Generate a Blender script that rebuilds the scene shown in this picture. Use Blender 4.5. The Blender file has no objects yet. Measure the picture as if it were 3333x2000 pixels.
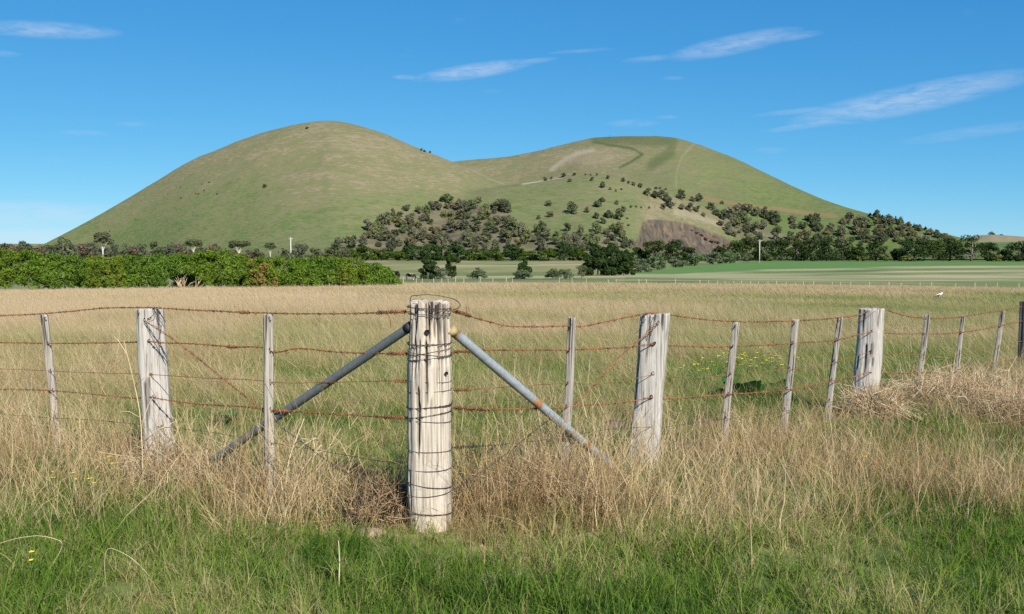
import bpy, math, random
import numpy as np
from mathutils import Vector, Euler

# ------------------------------------------------------------------ camera, sky, sun, exposure
scene = bpy.context.scene
COL = scene.collection
W0, H0, F = 3333.0, 2000.0, 3240.0          # photograph size and focal length in its pixels
HORIZON = 790.0
EYE = 1.5
PITCH = math.atan((1000.0 - HORIZON) / F)
cam_data = bpy.data.cameras.new('camera')
cam_data.sensor_width = 36.0
cam_data.lens = 36.0 * F / W0
cam_data.clip_start = 0.05
cam_data.clip_end = 30000.0
cam = bpy.data.objects.new('camera', cam_data)
COL.objects.link(cam)
cam.location = (0, 0, EYE)
cam.rotation_euler = (math.pi / 2 - PITCH, 0, 0)
scene.camera = cam

SUN_EL = math.radians(35)
SUN_AZ = math.radians(155)                   # clockwise from +Y (the view direction): behind, to the right
world = bpy.data.worlds.new('World')
scene.world = world
world.use_nodes = True
SKY_STRENGTH = 0.07

sun_data = bpy.data.lights.new('sun', 'SUN')
sun_data.energy = 5.0
sun_data.angle = math.radians(0.53)
sun_data.color = (1.0, 0.94, 0.85)
sun = bpy.data.objects.new('sun', sun_data)
COL.objects.link(sun)
SDIR = Vector((math.sin(SUN_AZ) * math.cos(SUN_EL), math.cos(SUN_AZ) * math.cos(SUN_EL), math.sin(SUN_EL)))
sun.rotation_euler = (-SDIR).to_track_quat('-Z', 'Y').to_euler()
sun.location = (30, -20, 40)

vs = scene.view_settings
vs.view_transform = 'Standard'
vs.look = 'None'
vs.exposure = 0.5
vs.gamma = 1.0
vs.use_curve_mapping = False
scene.cycles.use_denoising = False
scene.cycles.max_bounces = 4
scene.cycles.diffuse_bounces = 3
scene.cycles.transmission_bounces = 3
scene.cycles.glossy_bounces = 2
world.cycles.sampling_method = 'MANUAL'
world.cycles.sample_map_resolution = 256
scene.cycles.transparent_max_bounces = 8

rng = np.random.default_rng(7)

# ------------------------------------------------------------------ projection helpers
CP, SP = math.cos(PITCH), math.sin(PITCH)


def ray(px, py):
    """x/y and z/y slopes of the sight line through a pixel of the photograph"""
    px = np.asarray(px, float); py = np.asarray(py, float)
    a = (px - W0 / 2) / F
    v = (H0 / 2 - py) / F
    ry = CP + v * SP
    rz = -SP + v * CP
    return a / ry, rz / ry


def at(px, py, y):
    t, e = ray(px, py)
    y = np.asarray(y, float)
    return np.stack([t * y, y + 0 * t, EYE + e * y], axis=-1)


def project(x, y, z):
    dz = z - EYE
    d = y * CP - dz * SP
    u = y * SP + dz * CP
    d = np.where(np.abs(d) < 1e-6, 1e-6, d)
    return W0 / 2 + F * x / d, H0 / 2 - F * u / d


def _hash(ix, iy, seed):
    ix = ix.astype(np.int64); iy = iy.astype(np.int64)
    h = (ix * 374761393 + iy * 668265263 + seed * 982451653) & 0x7fffffff
    h = ((h ^ (h >> 13)) * 1274126177) & 0x7fffffff
    h = ((h ^ (h >> 15)) * 2246822519) & 0x7fffffff
    return ((h ^ (h >> 16)) & 0xffff) / 65535.0


def vnoise(x, y, seed=0):
    x = np.asarray(x, float); y = np.asarray(y, float)
    ix = np.floor(x); iy = np.floor(y)
    fx = x - ix; fy = y - iy
    fx = fx * fx * (3 - 2 * fx); fy = fy * fy * (3 - 2 * fy)
    a = _hash(ix, iy, seed); b = _hash(ix + 1, iy, seed)
    c = _hash(ix, iy + 1, seed); d = _hash(ix + 1, iy + 1, seed)
    return (a * (1 - fx) + b * fx) * (1 - fy) + (c * (1 - fx) + d * fx) * fy


def fbm(x, y, seed=0, oct=4):
    s = 0; a = 0.5; n = 0
    x = np.asarray(x, float); y = np.asarray(y, float)
    for k in range(oct):
        s = s + a * vnoise(x * 2 ** k, y * 2 ** k, seed + k * 17); n += a; a *= 0.5
    return s / n


def sstep(a, b, x):
    t = np.clip((np.asarray(x, float) - a) / (b - a), 0, 1)
    return t * t * (3 - 2 * t)


# ------------------------------------------------------------------ object helpers
def make_mesh(name, V, Fq, attrs=None, smooth=False, mats=None, mat_idx=None):
    """mesh from numpy arrays: V (n,3), Fq list of (m,k) index arrays (quads or triangles)"""
    if not isinstance(Fq, (list, tuple)):
        Fq = [Fq]
    me = bpy.data.meshes.new(name)
    V = np.ascontiguousarray(V, dtype=np.float32)
    me.vertices.add(len(V)); me.vertices.foreach_set('co', V.ravel())
    li = np.concatenate([f.ravel() for f in Fq]).astype(np.int32)
    tot = np.concatenate([np.full(len(f), f.shape[1]) for f in Fq]).astype(np.int32)
    st = np.concatenate([[0], np.cumsum(tot)[:-1]]).astype(np.int32)
    me.loops.add(len(li)); me.loops.foreach_set('vertex_index', li)
    me.polygons.add(len(tot)); me.polygons.foreach_set('loop_start', st)
    if mat_idx is not None:
        me.polygons.foreach_set('material_index', np.asarray(mat_idx, np.int32))
    if smooth:
        me.polygons.foreach_set('use_smooth', np.ones(len(tot), bool))
    for k, a in (attrs or {}).items():
        a = np.asarray(a, np.float32)
        if a.ndim == 1:
            at_ = me.attributes.new(k, 'FLOAT', 'POINT'); at_.data.foreach_set('value', a)
        else:
            at_ = me.attributes.new(k, 'FLOAT_COLOR', 'POINT'); at_.data.foreach_set('color', a.ravel())
    for m in (mats or []):
        me.materials.append(m)
    me.update(calc_edges=True)
    me.validate()
    return me


class Geo:
    """collects vertices and faces of one mesh"""
    def __init__(self):
        self.V = []; self.Q = []; self.T = []; self.n = 0; self.A = []

    def add(self, V, Q=None, T=None, a=0.5):
        V = np.asarray(V, float)
        self.V.append(V)
        self.A.append(np.full(len(V), a) if np.isscalar(a) else np.asarray(a, float))
        if Q is not None and len(Q): self.Q.append(np.asarray(Q, int) + self.n)
        if T is not None and len(T): self.T.append(np.asarray(T, int) + self.n)
        self.n += len(V)

    def tube(self, P, r, sides=6, cap=True, a=0.5):
        P = np.asarray(P, float); n = len(P)
        r = np.broadcast_to(np.asarray(r, float), (n,))
        T = np.gradient(P, axis=0)
        T /= np.linalg.norm(T, axis=1)[:, None] + 1e-12
        ref = np.array([0, 0, 1.0]) if abs(T[:, 2]).mean() < 0.8 else np.array([0, 1.0, 0.2])
        N = np.cross(T, ref); N /= np.linalg.norm(N, axis=1)[:, None] + 1e-12
        B = np.cross(T, N)
        th = np.arange(sides) * 2 * math.pi / sides
        V = P[:, None, :] + r[:, None, None] * (np.cos(th)[None, :, None] * N[:, None, :] + np.sin(th)[None, :, None] * B[:, None, :])
        V = V.reshape(-1, 3)
        i = np.arange(n - 1)[:, None] * sides; j = np.arange(sides)[None, :]; k = (j + 1) % sides
        Q = np.stack([i + j, i + k, i + sides + k, i + sides + j], -1).reshape(-1, 4)
        Tt = None
        if cap:
            V = np.concatenate([V, P[:1], P[-1:]])
            c0 = n * sides; jj = np.arange(sides); kk = (jj + 1) % sides; L = (n - 1) * sides
            Tt = np.concatenate([np.stack([np.full(sides, c0), kk, jj], -1), np.stack([np.full(sides, c0 + 1), L + jj, L + kk], -1)])
        self.add(V, Q, Tt, a)

    def box(self, c, s, rz=0.0, a=0.5):
        c = np.asarray(c, float); s = np.asarray(s, float) / 2
        V = np.array([[x, y, z] for z in (-1, 1) for y in (-1, 1) for x in (-1, 1)], float) * s
        ca, sa = math.cos(rz), math.sin(rz)
        V = np.stack([V[:, 0] * ca - V[:, 1] * sa, V[:, 0] * sa + V[:, 1] * ca, V[:, 2]], -1) + c
        self.add(V, [[0, 2, 3, 1], [4, 5, 7, 6], [0, 1, 5, 4], [2, 6, 7, 3], [0, 4, 6, 2], [1, 3, 7, 5]], None, a)

    def mesh(self, name, mats=None, smooth=False, origin=None):
        V = np.concatenate(self.V)
        if origin is not None:
            V = V - np.asarray(origin, float)
        fs = []
        if self.Q: fs.append(np.concatenate(self.Q))
        if self.T: fs.append(np.concatenate(self.T))
        return make_mesh(name, V, fs, {'shade': np.concatenate(self.A)}, smooth, mats)


def link(name, mesh, parent=None, loc=None, **props):
    o = bpy.data.objects.new(name, mesh)
    COL.objects.link(o)
    if loc is not None: o.location = tuple(float(v) for v in loc)
    if parent is not None: o.parent = parent
    for k, v in props.items(): o[k] = v
    return o


def thing(name, label, cat, loc=(0, 0, 0), group=None, mesh=None):
    o = link(name, mesh, None, loc, label=label, category=cat)
    if group: o['group'] = group
    return o


# ------------------------------------------------------------------ material helpers
def new_mat(name):
    m = bpy.data.materials.new(name); m.use_nodes = True
    nt = m.node_tree
    for n in list(nt.nodes): nt.nodes.remove(n)
    return m, nt


def nd(nt, typ, **kw):
    n = nt.nodes.new(typ)
    for k, v in kw.items():
        if k.startswith('i_'):
            key = k[2:]
            key = int(key) if key.isdigit() else key.replace('_', ' ')
            n.inputs[key].default_value = v
        else:
            setattr(n, k, v)
    return n


def math_node(nt, op, a, b=None, c=None, clamp=False):
    n = nt.nodes.new('ShaderNodeMath'); n.operation = op; n.use_clamp = clamp
    for i, v in enumerate((a, b, c)):
        if v is None: continue
        if isinstance(v, (int, float)): n.inputs[i].default_value = v
        else: nt.links.new(v, n.inputs[i])
    return n.outputs[0]


def mix_col(nt, fac, a, b, mode='MIX'):
    n = nt.nodes.new('ShaderNodeMix'); n.data_type = 'RGBA'; n.blend_type = mode
    n.clamp_factor = True
    for s, v in ((n.inputs[0], fac), (n.inputs[6], a), (n.inputs[7], b)):
        if isinstance(v, (int, float)): s.default_value = v
        elif isinstance(v, (tuple, list)): s.default_value = (*v[:3], 1.0)
        else: nt.links.new(v, s)
    return n.outputs[2]


def ramp(nt, fac, stops):
    n = nt.nodes.new('ShaderNodeValToRGB')
    el = n.color_ramp.elements
    while len(el) < len(stops): el.new(0.5)
    for e, (p, c) in zip(el, stops):
        e.position = p; e.color = (*c, 1.0) if len(c) == 3 else c
    nt.links.new(fac, n.inputs[0])
    return n.outputs[0]


def noise(nt, vec, scale, detail=4, rough=0.55, dist=0.0):
    n = nd(nt, 'ShaderNodeTexNoise', i_Scale=scale, i_Detail=detail, i_Roughness=rough, i_Distortion=dist)
    nt.links.new(vec, n.inputs['Vector'])
    return n.outputs['Fac']


def scaled(nt, vec, s, rot=(0, 0, 0)):
    n = nd(nt, 'ShaderNodeMapping'); n.inputs['Scale'].default_value = s; n.inputs['Rotation'].default_value = rot
    nt.links.new(vec, n.inputs['Vector'])
    return n.outputs[0]


def attr(nt, name, typ='GEOMETRY', out='Fac'):
    n = nd(nt, 'ShaderNodeAttribute', attribute_name=name, attribute_type=typ)
    return n.outputs[out]


def finish(nt, col, rough=0.9, bump=None, bstr=0.3, bdist=0.02, spec=0.2, metallic=0.0):
    b = nd(nt, 'ShaderNodeBsdfPrincipled')
    for s, v in (('Base Color', col), ('Roughness', rough), ('Specular IOR Level', spec), ('Metallic', metallic)):
        if isinstance(v, (int, float)): b.inputs[s].default_value = v
        elif isinstance(v, (tuple, list)): b.inputs[s].default_value = (*v[:3], 1.0)
        else: nt.links.new(v, b.inputs[s])
    if bump is not None:
        bn = nd(nt, 'ShaderNodeBump', i_Strength=bstr, i_Distance=bdist)
        nt.links.new(bump, bn.inputs['Height']); nt.links.new(bn.outputs[0], b.inputs['Normal'])
    o = nd(nt, 'ShaderNodeOutputMaterial')
    nt.links.new(b.outputs[0], o.inputs[0])
    return b


def leaf_shader(nt, col, trans=0.3, rough=0.6):
    d = nd(nt, 'ShaderNodeBsdfDiffuse'); t = nd(nt, 'ShaderNodeBsdfTranslucent')
    nt.links.new(col, d.inputs['Color']); nt.links.new(col, t.inputs['Color'])
    m = nd(nt, 'ShaderNodeMixShader', i_0=trans)
    nt.links.new(d.outputs[0], m.inputs[1]); nt.links.new(t.outputs[0], m.inputs[2])
    o = nd(nt, 'ShaderNodeOutputMaterial')
    nt.links.new(m.outputs[0], o.inputs[0])


# ------------------------------------------------------------------ sky with thin cirrus
nt = world.node_tree
for n in list(nt.nodes): nt.nodes.remove(n)
sky = nd(nt, 'ShaderNodeTexSky', sky_type='NISHITA', sun_disc=False, sun_elevation=SUN_EL, sun_rotation=SUN_AZ,
         altitude=300.0, air_density=0.6, dust_density=0.0, ozone_density=3.0)
sc_ = nd(nt, 'ShaderNodeSeparateColor'); nt.links.new(sky.outputs[0], sc_.inputs[0])
cc_ = nd(nt, 'ShaderNodeCombineColor')                         # deep clear blue, as through a polariser
for i_, (k_, p_) in enumerate(((.385, 1.12), (1.64, .66), (3.6, .41))):
    nt.links.new(math_node(nt, 'MULTIPLY', math_node(nt, 'POWER', sc_.outputs[i_], p_), k_), cc_.inputs[i_])
gm = cc_
# incoming direction -> azimuth (from +Y, clockwise) and elevation, in degrees
tc = nd(nt, 'ShaderNodeTexCoord')
sep = nd(nt, 'ShaderNodeSeparateXYZ')
nrm = nd(nt, 'ShaderNodeVectorMath', operation='NORMALIZE')
nt.links.new(tc.outputs['Generated'], nrm.inputs[0]); nt.links.new(nrm.outputs[0], sep.inputs[0])
az = math_node(nt, 'MULTIPLY', math_node(nt, 'ARCTAN2', sep.outputs[0], sep.outputs[1]), 57.29578)
el = math_node(nt, 'MULTIPLY', math_node(nt, 'ARCSINE', sep.outputs[2]), 57.29578)
cmb = nd(nt, 'ShaderNodeCombineXYZ')
nt.links.new(az, cmb.inputs[0]); nt.links.new(el, cmb.inputs[1])


def px_to_azel(px, py):
    t, e = ray(px, py)
    return math.degrees(math.atan(t)), math.degrees(math.atan(e / math.sqrt(1 + t * t)))


streak = scaled(nt, cmb.outputs[0], (0.55, 2.4, 1), (0, 0, math.radians(-9)))
fine = noise(nt, streak, 1.4, 7, 0.62, 0.6)
soft = noise(nt, scaled(nt, cmb.outputs[0], (0.25, 0.8, 1), (0, 0, math.radians(-6))), 0.8, 4, 0.55, 0.4)
total = None
# centre pixel, half length and half thickness in pixels, tilt (deg, up to the right), opacity
CLOUDS = [(150, 98, 210, 26, 2, .85), (20, 176, 40, 10, 0, .4), (1540, 232, 200, 26, 8, 1.0), (1730, 200, 90, 10, 6, .55), (1320, 252, 45, 9, 0, .5),
          (1890, 167, 110, 7, 3, .35), (2110, 192, 90, 11, 4, .4), (2390, 145, 215, 32, 9, .85), (2600, 118, 80, 13, 6, .45), (2960, 325, 360, 46, 9, .95),
          (2680, 398, 190, 13, 8, .6), (2600, 362, 150, 10, 4, .4), (3180, 430, 220, 20, 6, .35), (270, 433, 75, 9, 0, .3), (440, 405, 60, 9, 0, .22),
          (40, 695, 330, 40, 1, .75), (120, 768, 300, 26, 0, .8), (2060, 402, 90, 14, 0, .3), (2170, 382, 40, 7, 0, .35), (2190, 255, 40, 7, 0, .25), (2510, 490, 60, 12, 0, .22), (1600, 298, 40, 7, 0, .2)]
for (cx, cy, hl, ht, tilt, op) in CLOUDS:
    a0, e0 = px_to_azel(cx, cy)
    k = 57.3 / F
    dx = math_node(nt, 'SUBTRACT', az, a0); dy = math_node(nt, 'SUBTRACT', el, e0)
    ct, s_ = math.cos(math.radians(tilt)), math.sin(math.radians(tilt))
    u = math_node(nt, 'MULTIPLY_ADD', dx, ct / (hl * k), math_node(nt, 'MULTIPLY', dy, s_ / (hl * k)))
    v = math_node(nt, 'MULTIPLY_ADD', dx, -s_ / (ht * k), math_node(nt, 'MULTIPLY', dy, ct / (ht * k)))
    q = math_node(nt, 'MULTIPLY_ADD', u, u, math_node(nt, 'MULTIPLY', v, v))
    m = math_node(nt, 'SUBTRACT', 1.0, math_node(nt, 'MULTIPLY', q, 0.95), clamp=True)
    m = math_node(nt, 'MULTIPLY', m, op)
    total = m if total is None else math_node(nt, 'MAXIMUM', total, m)
wisp = math_node(nt, 'MULTIPLY', math_node(nt, 'SUBTRACT', math_node(nt, 'MULTIPLY_ADD', fine, 0.8, math_node(nt, 'MULTIPLY', soft, 0.5)), 0.42), 3.4, clamp=True)
cl = math_node(nt, 'MULTIPLY', total, wisp, clamp=True)
# the same thin streaks drift through the rest of the sky, faint
amb = math_node(nt, 'MULTIPLY', math_node(nt, 'SUBTRACT', soft, 0.66), 0.9, clamp=True)
cl = math_node(nt, 'MAXIMUM', cl, math_node(nt, 'MULTIPLY', amb, wisp))
cl = math_node(nt, 'MULTIPLY', cl, 0.42, clamp=True)
skycol = mix_col(nt, cl, gm.outputs[0], (7.0, 7.8, 9.4))
bg = nd(nt, 'ShaderNodeBackground', i_Strength=SKY_STRENGTH)
nt.links.new(skycol, bg.inputs[0])
wo = nd(nt, 'ShaderNodeOutputWorld')
nt.links.new(bg.outputs[0], wo.inputs[0])

# ------------------------------------------------------------------ terrain functions
_gd = np.array([0, 6, 20, 50, 100, 200, 300, 450, 650, 900, 1200, 3000, 12000], float)
_gz = np.array([0, 0, -.43, -1.50, -3.25, -6.75, -8.2, -9.3, -10.5, -11.5, -12, -12, -12], float)


def ground_z(x, y):
    d = np.hypot(x, np.maximum(y, 0.0))
    z = np.interp(d, _gd, _gz)
    near = 1 - sstep(25, 60, d)
    z = z + near * (0.07 * (fbm(x * .45 + 3, y * .45, 5, 3) - .5) + 0.05 * (fbm(x * 1.7, y * 1.7 + 9, 8, 2) - .5))
    z = z + (1 - near) * 0.35 * (fbm(x * .03, y * .03, 11, 2) - .5) * (1 - sstep(600, 1200, d))
    return z


def curve(pts):
    """ridge line in pixels -> arrays of x/y slope and z/y slope, sorted"""
    p = np.array(pts, float)
    t, e = ray(p[:, 0], p[:, 1])
    o = np.argsort(t)
    return t[o], e[o]


RIDGES = [
    # silhouette pixels, ridge distances by pixel, slope
    dict(p=[(-60, 880), (60, 832), (120, 806), (200, 766), (300, 716), (390, 663), (480, 608), (560, 556), (640, 512), (700, 488), (780, 455), (840, 433), (930, 411),
            (1000, 403), (1045, 397), (1090, 395), (1140, 401), (1240, 430), (1310, 459), (1380, 490), (1430, 509), (1480, 530), (1560, 567), (1640, 600), (1720, 640), (1800, 690), (1900, 760), (2000, 840)],
         y=[(-60, 1330), (700, 1370), (1090, 1350), (1500, 1270), (2000, 1180)], s=.50),
    dict(p=[(1000, 700), (1200, 610), (1350, 555), (1480, 527), (1560, 520), (1640, 511), (1720, 498), (1800, 481), (1900, 456), (1940, 449), (2000, 444), (2100, 442), (2190, 446), (2225, 452), (2262, 466), (2310, 485),
            (2400, 522), (2480, 560), (2560, 597), (2640, 634), (2700, 658), (2760, 677), (2840, 700), (2920, 722), (3000, 745), (3080, 762), (3140, 776), (3250, 805), (3400, 850)],
         y=[(1000, 1800), (1700, 1780), (2100, 1700), (2600, 1560), (2840, 1450), (3400, 1300)], s=.46),
    dict(p=[(1150, 840), (1250, 770), (1350, 705), (1450, 655), (1550, 622), (1640, 603), (1720, 594), (1800, 584), (1880, 570), (1950, 565), (2020, 570), (2090, 590), (2160, 620), (2240, 655),
            (2350, 700), (2450, 735), (2600, 775), (2800, 810), (3000, 840)],
         y=[(1150, 1120), (1640, 1200), (1950, 1220), (2300, 1250), (3000, 1200)], s=.36),
]
for R in RIDGES:
    R['t'], R['e'] = curve(R['p'])
    yy = np.array(R['y'], float)
    R['yt'], R['yv'] = ray(yy[:, 0], np.full(len(yy), HORIZON))[0], yy[:, 1]
    td = np.linspace(R['t'][0], R['t'][-1], 900)
    ed = np.interp(td, R['t'], R['e'])
    kw = 26.0 / (W0 * (td[-1] - td[0]) / 1.03 / 900)          # smoothing width in samples
    kk = np.exp(-.5 * (np.arange(-80, 81) / kw) ** 2); kk /= kk.sum()
    ed = np.convolve(np.pad(ed, 80, mode='edge'), kk, 'valid')
    R['t'], R['e'] = td, ed
    yd = np.interp(td, R['yt'], R['yv'])
    kk = np.exp(-.5 * (np.arange(-200, 201) / 60.0) ** 2); kk /= kk.sum()
    R['yt'], R['yv'] = td, np.convolve(np.pad(yd, 200, mode='edge'), kk, 'valid')
    R['k'] = np.ones(len(R['t']))


def lobe_z(R, t, y):
    yr = np.interp(t, R['yt'], R['yv'])
    e = np.interp(t, R['t'], R['e'], left=-0.05, right=-0.05) * 1.0
    zg = -12.0
    H = np.maximum(EYE + e * yr * np.interp(t, R['t'], R['k']) - zg, 0.0) + 1e-3
    q = np.abs(y - yr) * R['s'] / H
    a = .16
    q = np.sqrt(q * q + a * a) - a
    w = .09
    P = w * np.log1p(np.exp(np.clip((1 - q) / w, -40, 40)))
    P0 = w * math.log1p(math.exp(1 / w))
    return zg - 1.5 + (H + 1.5) * P / P0


QUARRY = np.array([(2088, 722), (2110, 712), (2165, 712), (2230, 722), (2290, 742), (2350, 765), (2395, 785), (2392, 806), (2330, 830), (2150, 830), (2045, 815), (2075, 765)], float)


def in_poly(px, py, poly):
    px = np.asarray(px, float); py = np.asarray(py, float)
    inside = np.zeros(np.broadcast(px, py).shape, bool)
    n = len(poly)
    for i in range(n):
        x0, y0 = poly[i]; x1, y1 = poly[(i + 1) % n]
        c = ((y0 > py) != (y1 > py)) & (px < (x1 - x0) * (py - y0) / (y1 - y0 + 1e-9) + x0)
        inside ^= c
    return inside


def seg_dist(px, py, pts):
    d = np.full(np.broadcast(px, py).shape, 1e9)
    for (x0, y0), (x1, y1) in zip(pts[:-1], pts[1:]):
        L2 = (x1 - x0) ** 2 + (y1 - y0) ** 2
        u = np.clip(((px - x0) * (x1 - x0) + (py - y0) * (y1 - y0)) / L2, 0, 1)
        d = np.minimum(d, np.hypot(px - x0 - u * (x1 - x0), py - y0 - u * (y1 - y0)))
    return d


def hill_raw(t, y):
    zs = [lobe_z(R, t, y) for R in RIDGES]
    k = 3.0
    m = np.maximum(np.maximum(zs[0], zs[1]), zs[2])
    z = m + k * np.log(sum(np.exp(np.clip((q - m) / k, -30, 0)) for q in zs)) - k * .0
    x = t * y
    amp = np.clip((z + 12) / 60, 0, 1)
    z = z + amp * (5.0 * (fbm(x / 90, y / 90, 31, 3) - .5) + 1.6 * (fbm(x / 22, y / 30, 37, 3) - .5))
    return z


# fit the visible skyline of each lobe to the photograph's skyline
_yl = np.linspace(800, 2300, 500)
for R in RIDGES:
    for it in range(3):
        tt = R['t'][:, None]; z = lobe_z(R, tt, _yl[None, :])
        emax = ((z - EYE) / _yl).max(1)
        ok = R['e'] > 0.01
        R['k'] = np.where(ok, R['k'] * np.clip(R['e'] / np.maximum(emax, 1e-4), .8, 1.2), R['k'])


def quarry_cut(px, py):
    ins = in_poly(px, py, QUARRY)
    d = seg_dist(px, py, list(map(tuple, QUARRY)) + [tuple(QUARRY[0])])
    return np.where(ins, sstep(0, 26, d), 0.0)


def hill_z(t, y):
    z = hill_raw(t, y)
    x = t * y
    px, py = project(x, y, z)
    m = (y < 1210)
    c = quarry_cut(px, py) * m
    return z - 7.0 * c + 1.5 * c * (fbm(x / 6, y / 12, 51, 3) - .5)


def hill_hit(px, py):
    """first point of the hill or plain on the sight line through a pixel"""
    t, e = ray(px, py)
    yy = np.linspace(640, 2300, 1400)
    z = np.maximum(hill_raw(t, yy), ground_z(t * yy, yy))
    s = z - (EYE + e * yy)
    i = np.argmax(s >= 0)
    if s[i] < 0: return None
    y = yy[i]
    return np.array([t * y, y, z[i]])


# where the fence runs: pixel column -> distance
LINE_L = [(-600, 9.6), (-300, 8.45), (145, 7.3), (490, 6.55), (875, 5.7), (1335, 5.12), (1400, 5.15)]
LINE_R = [(1400, 5.15), (1465, 5.12), (1860, 5.85), (2120, 6.5), (2390, 7.2), (2590, 8.0), (2735, 8.7), (2840, 9.2), (3015, 10.3), (3135, 11.4), (3265, 12.5), (3330, 13.0), (3600, 17)]


def line_depth(line, px):
    a = np.array(line, float)
    return 1.0 / np.interp(px, a[:, 0], 1.0 / a[:, 1])


# ------------------------------------------------------------------ how dry the grass is (0 lush, 1 straw), a map of the place
_dx = np.array([0, 550, 1100, 1660, 2200, 2750, 3333], float)
_dy = np.array([930, 945, 965, 985, 1020, 1070, 1130, 1200, 1300, 1400, 1500, 1600, 1680, 1760, 1860, 2000], float)
_dm = np.array([
    [.95, .95, .95, .95, .95, .95, .95],
    [.95, .95, .95, .95, .97, 1.0, 1.0],
    [.95, .92, .85, .72, .80, .72, .70],
    [.95, .95, .90, .75, .62, .35, .30],
    [.95, .92, .95, .85, .70, .30, .35],
    [.92, .92, .82, .80, .72, .55, .45],
    [.85, .82, .72, .68, .62, .52, .50],
    [.64, .60, .52, .50, .46, .42, .52],
    [.46, .50, .34, .38, .42, .40, .62],
    [.48, .64, .22, .22, .50, .62, .60],
    [.74, .84, .40, .60, .80, .66, .46],
    [.76, .84, .80, .86, .82, .62, .54],
    [.66, .74, .82, .88, .76, .60, .68],
    [.48, .52, .64, .68, .56, .58, .60],
    [.36, .28, .30, .24, .22, .30, .24],
    [.26, .18, .14, .12, .12, .14, .10]])


def dryness(x, y, z):
    px, py = project(x, y, z)
    px = np.clip(px, 0, 3333); py = np.clip(py, 930, 2000)
    iy = np.clip(np.searchsorted(_dy, py) - 1, 0, len(_dy) - 2)
    fy = (py - _dy[iy]) / (_dy[iy + 1] - _dy[iy])
    ix = np.clip(np.searchsorted(_dx, px) - 1, 0, len(_dx) - 2)
    fx = (px - _dx[ix]) / (_dx[ix + 1] - _dx[ix])
    v = (_dm[iy, ix] * (1 - fx) + _dm[iy, ix + 1] * fx) * (1 - fy) + (_dm[iy + 1, ix] * (1 - fx) + _dm[iy + 1, ix + 1] * fx) * fy
    d = np.hypot(x, y)
    # inside the fence the sward is greener near the corner; stalks stand thick along the wires, where nothing grazes
    fd = np.where(px < 1400, line_depth(LINE_L, px), line_depth(LINE_R, px))
    ins = sstep(.25, .7, y - fd) * (d < 26)
    vin = np.interp(py, [1000, 1130, 1200, 1300, 1400, 1500, 1600], [.8, .52, .34, .22, .14, .10, .10])
    v = v * (1 - ins) + np.minimum(v, vin + .15 * (px < 800)) * ins
    v = v + .42 * np.exp(-((y - fd - .05) / .28) ** 2) * (d < 16) * (.35 + 1.0 * fbm(x * 1.6, y * 1.6, 75, 2)) * ((np.abs(px - 1400) > 150) | (py < 1700))
    s = np.where(d < 14, 1.3, np.where(d < 45, .35, .12))
    v = v + (.8 * (fbm(x * .8, y * .8, 71, 3) - .5) + .5 * (fbm(x * 3, y * 3, 74, 2) - .5)) * (d < 14) + .45 * (fbm(x * .35, y * .35, 72, 3) - .5) * ((d >= 14) & (d < 45)) + .8 * (fbm(x * .07, y * .045, 73, 3) - .5) * (d >= 45) * (py > 952)
    return np.clip(v, 0, 1)


def paddock(px, py, x, y):
    """colour of the far paddocks beyond the grass: r dry, g lush green, b cream stubble"""
    n = fbm(x / 30, y / 60, 81, 3); n2 = fbm(x / 9, y / 14, 82, 3)
    dry = np.where(px > 2030, .44, .56) + .6 * (n - .5)
    # the lush sown paddock on the right
    top = np.interp(px, [2040, 2300, 2500, 3333], [888, 862, 850, 852])
    bot = np.interp(px, [2040, 2300, 2600, 3000, 3333], [896, 893, 880, 868, 866])
    lush = sstep(-3, 3, py - top) * (1 - sstep(-5, 5, py - bot)) * (px > 2030)
    lush = np.maximum(lush, .35 * (px > 2030) * sstep(-2, 2, py - top) * sstep(.45, .62, fbm(x / 40, y / 16, 85, 4)))
    lush = lush * np.clip(.7 + .7 * n2, 0, 1)
    cream = np.zeros(px.shape)
    for pts, w in (([(2030, 898), (2400, 902), (3333, 902)], 5), ([(2200, 897), (2500, 880), (2900, 872), (3400, 868)], 3.2), ([(2300, 896), (2700, 890), (3000, 885), (3400, 882)], 3), ([(2600, 905), (3400, 892)], 2.5),
                   ([(1400, 868), (1950, 862)], 2), ([(1300, 903), (2040, 900)], 4), ([(2000, 912), (3400, 914)], 2.0)):
        cream = np.maximum(cream, 1 - sstep(w * .5, w * 1.6, seg_dist(px, py + 5 * (n - .5), pts)))
    return dry, lush, cream * np.clip(-.15 + 1.6 * fbm(x / 25, y / 10, 84, 3), 0, 1) * .8


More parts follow.
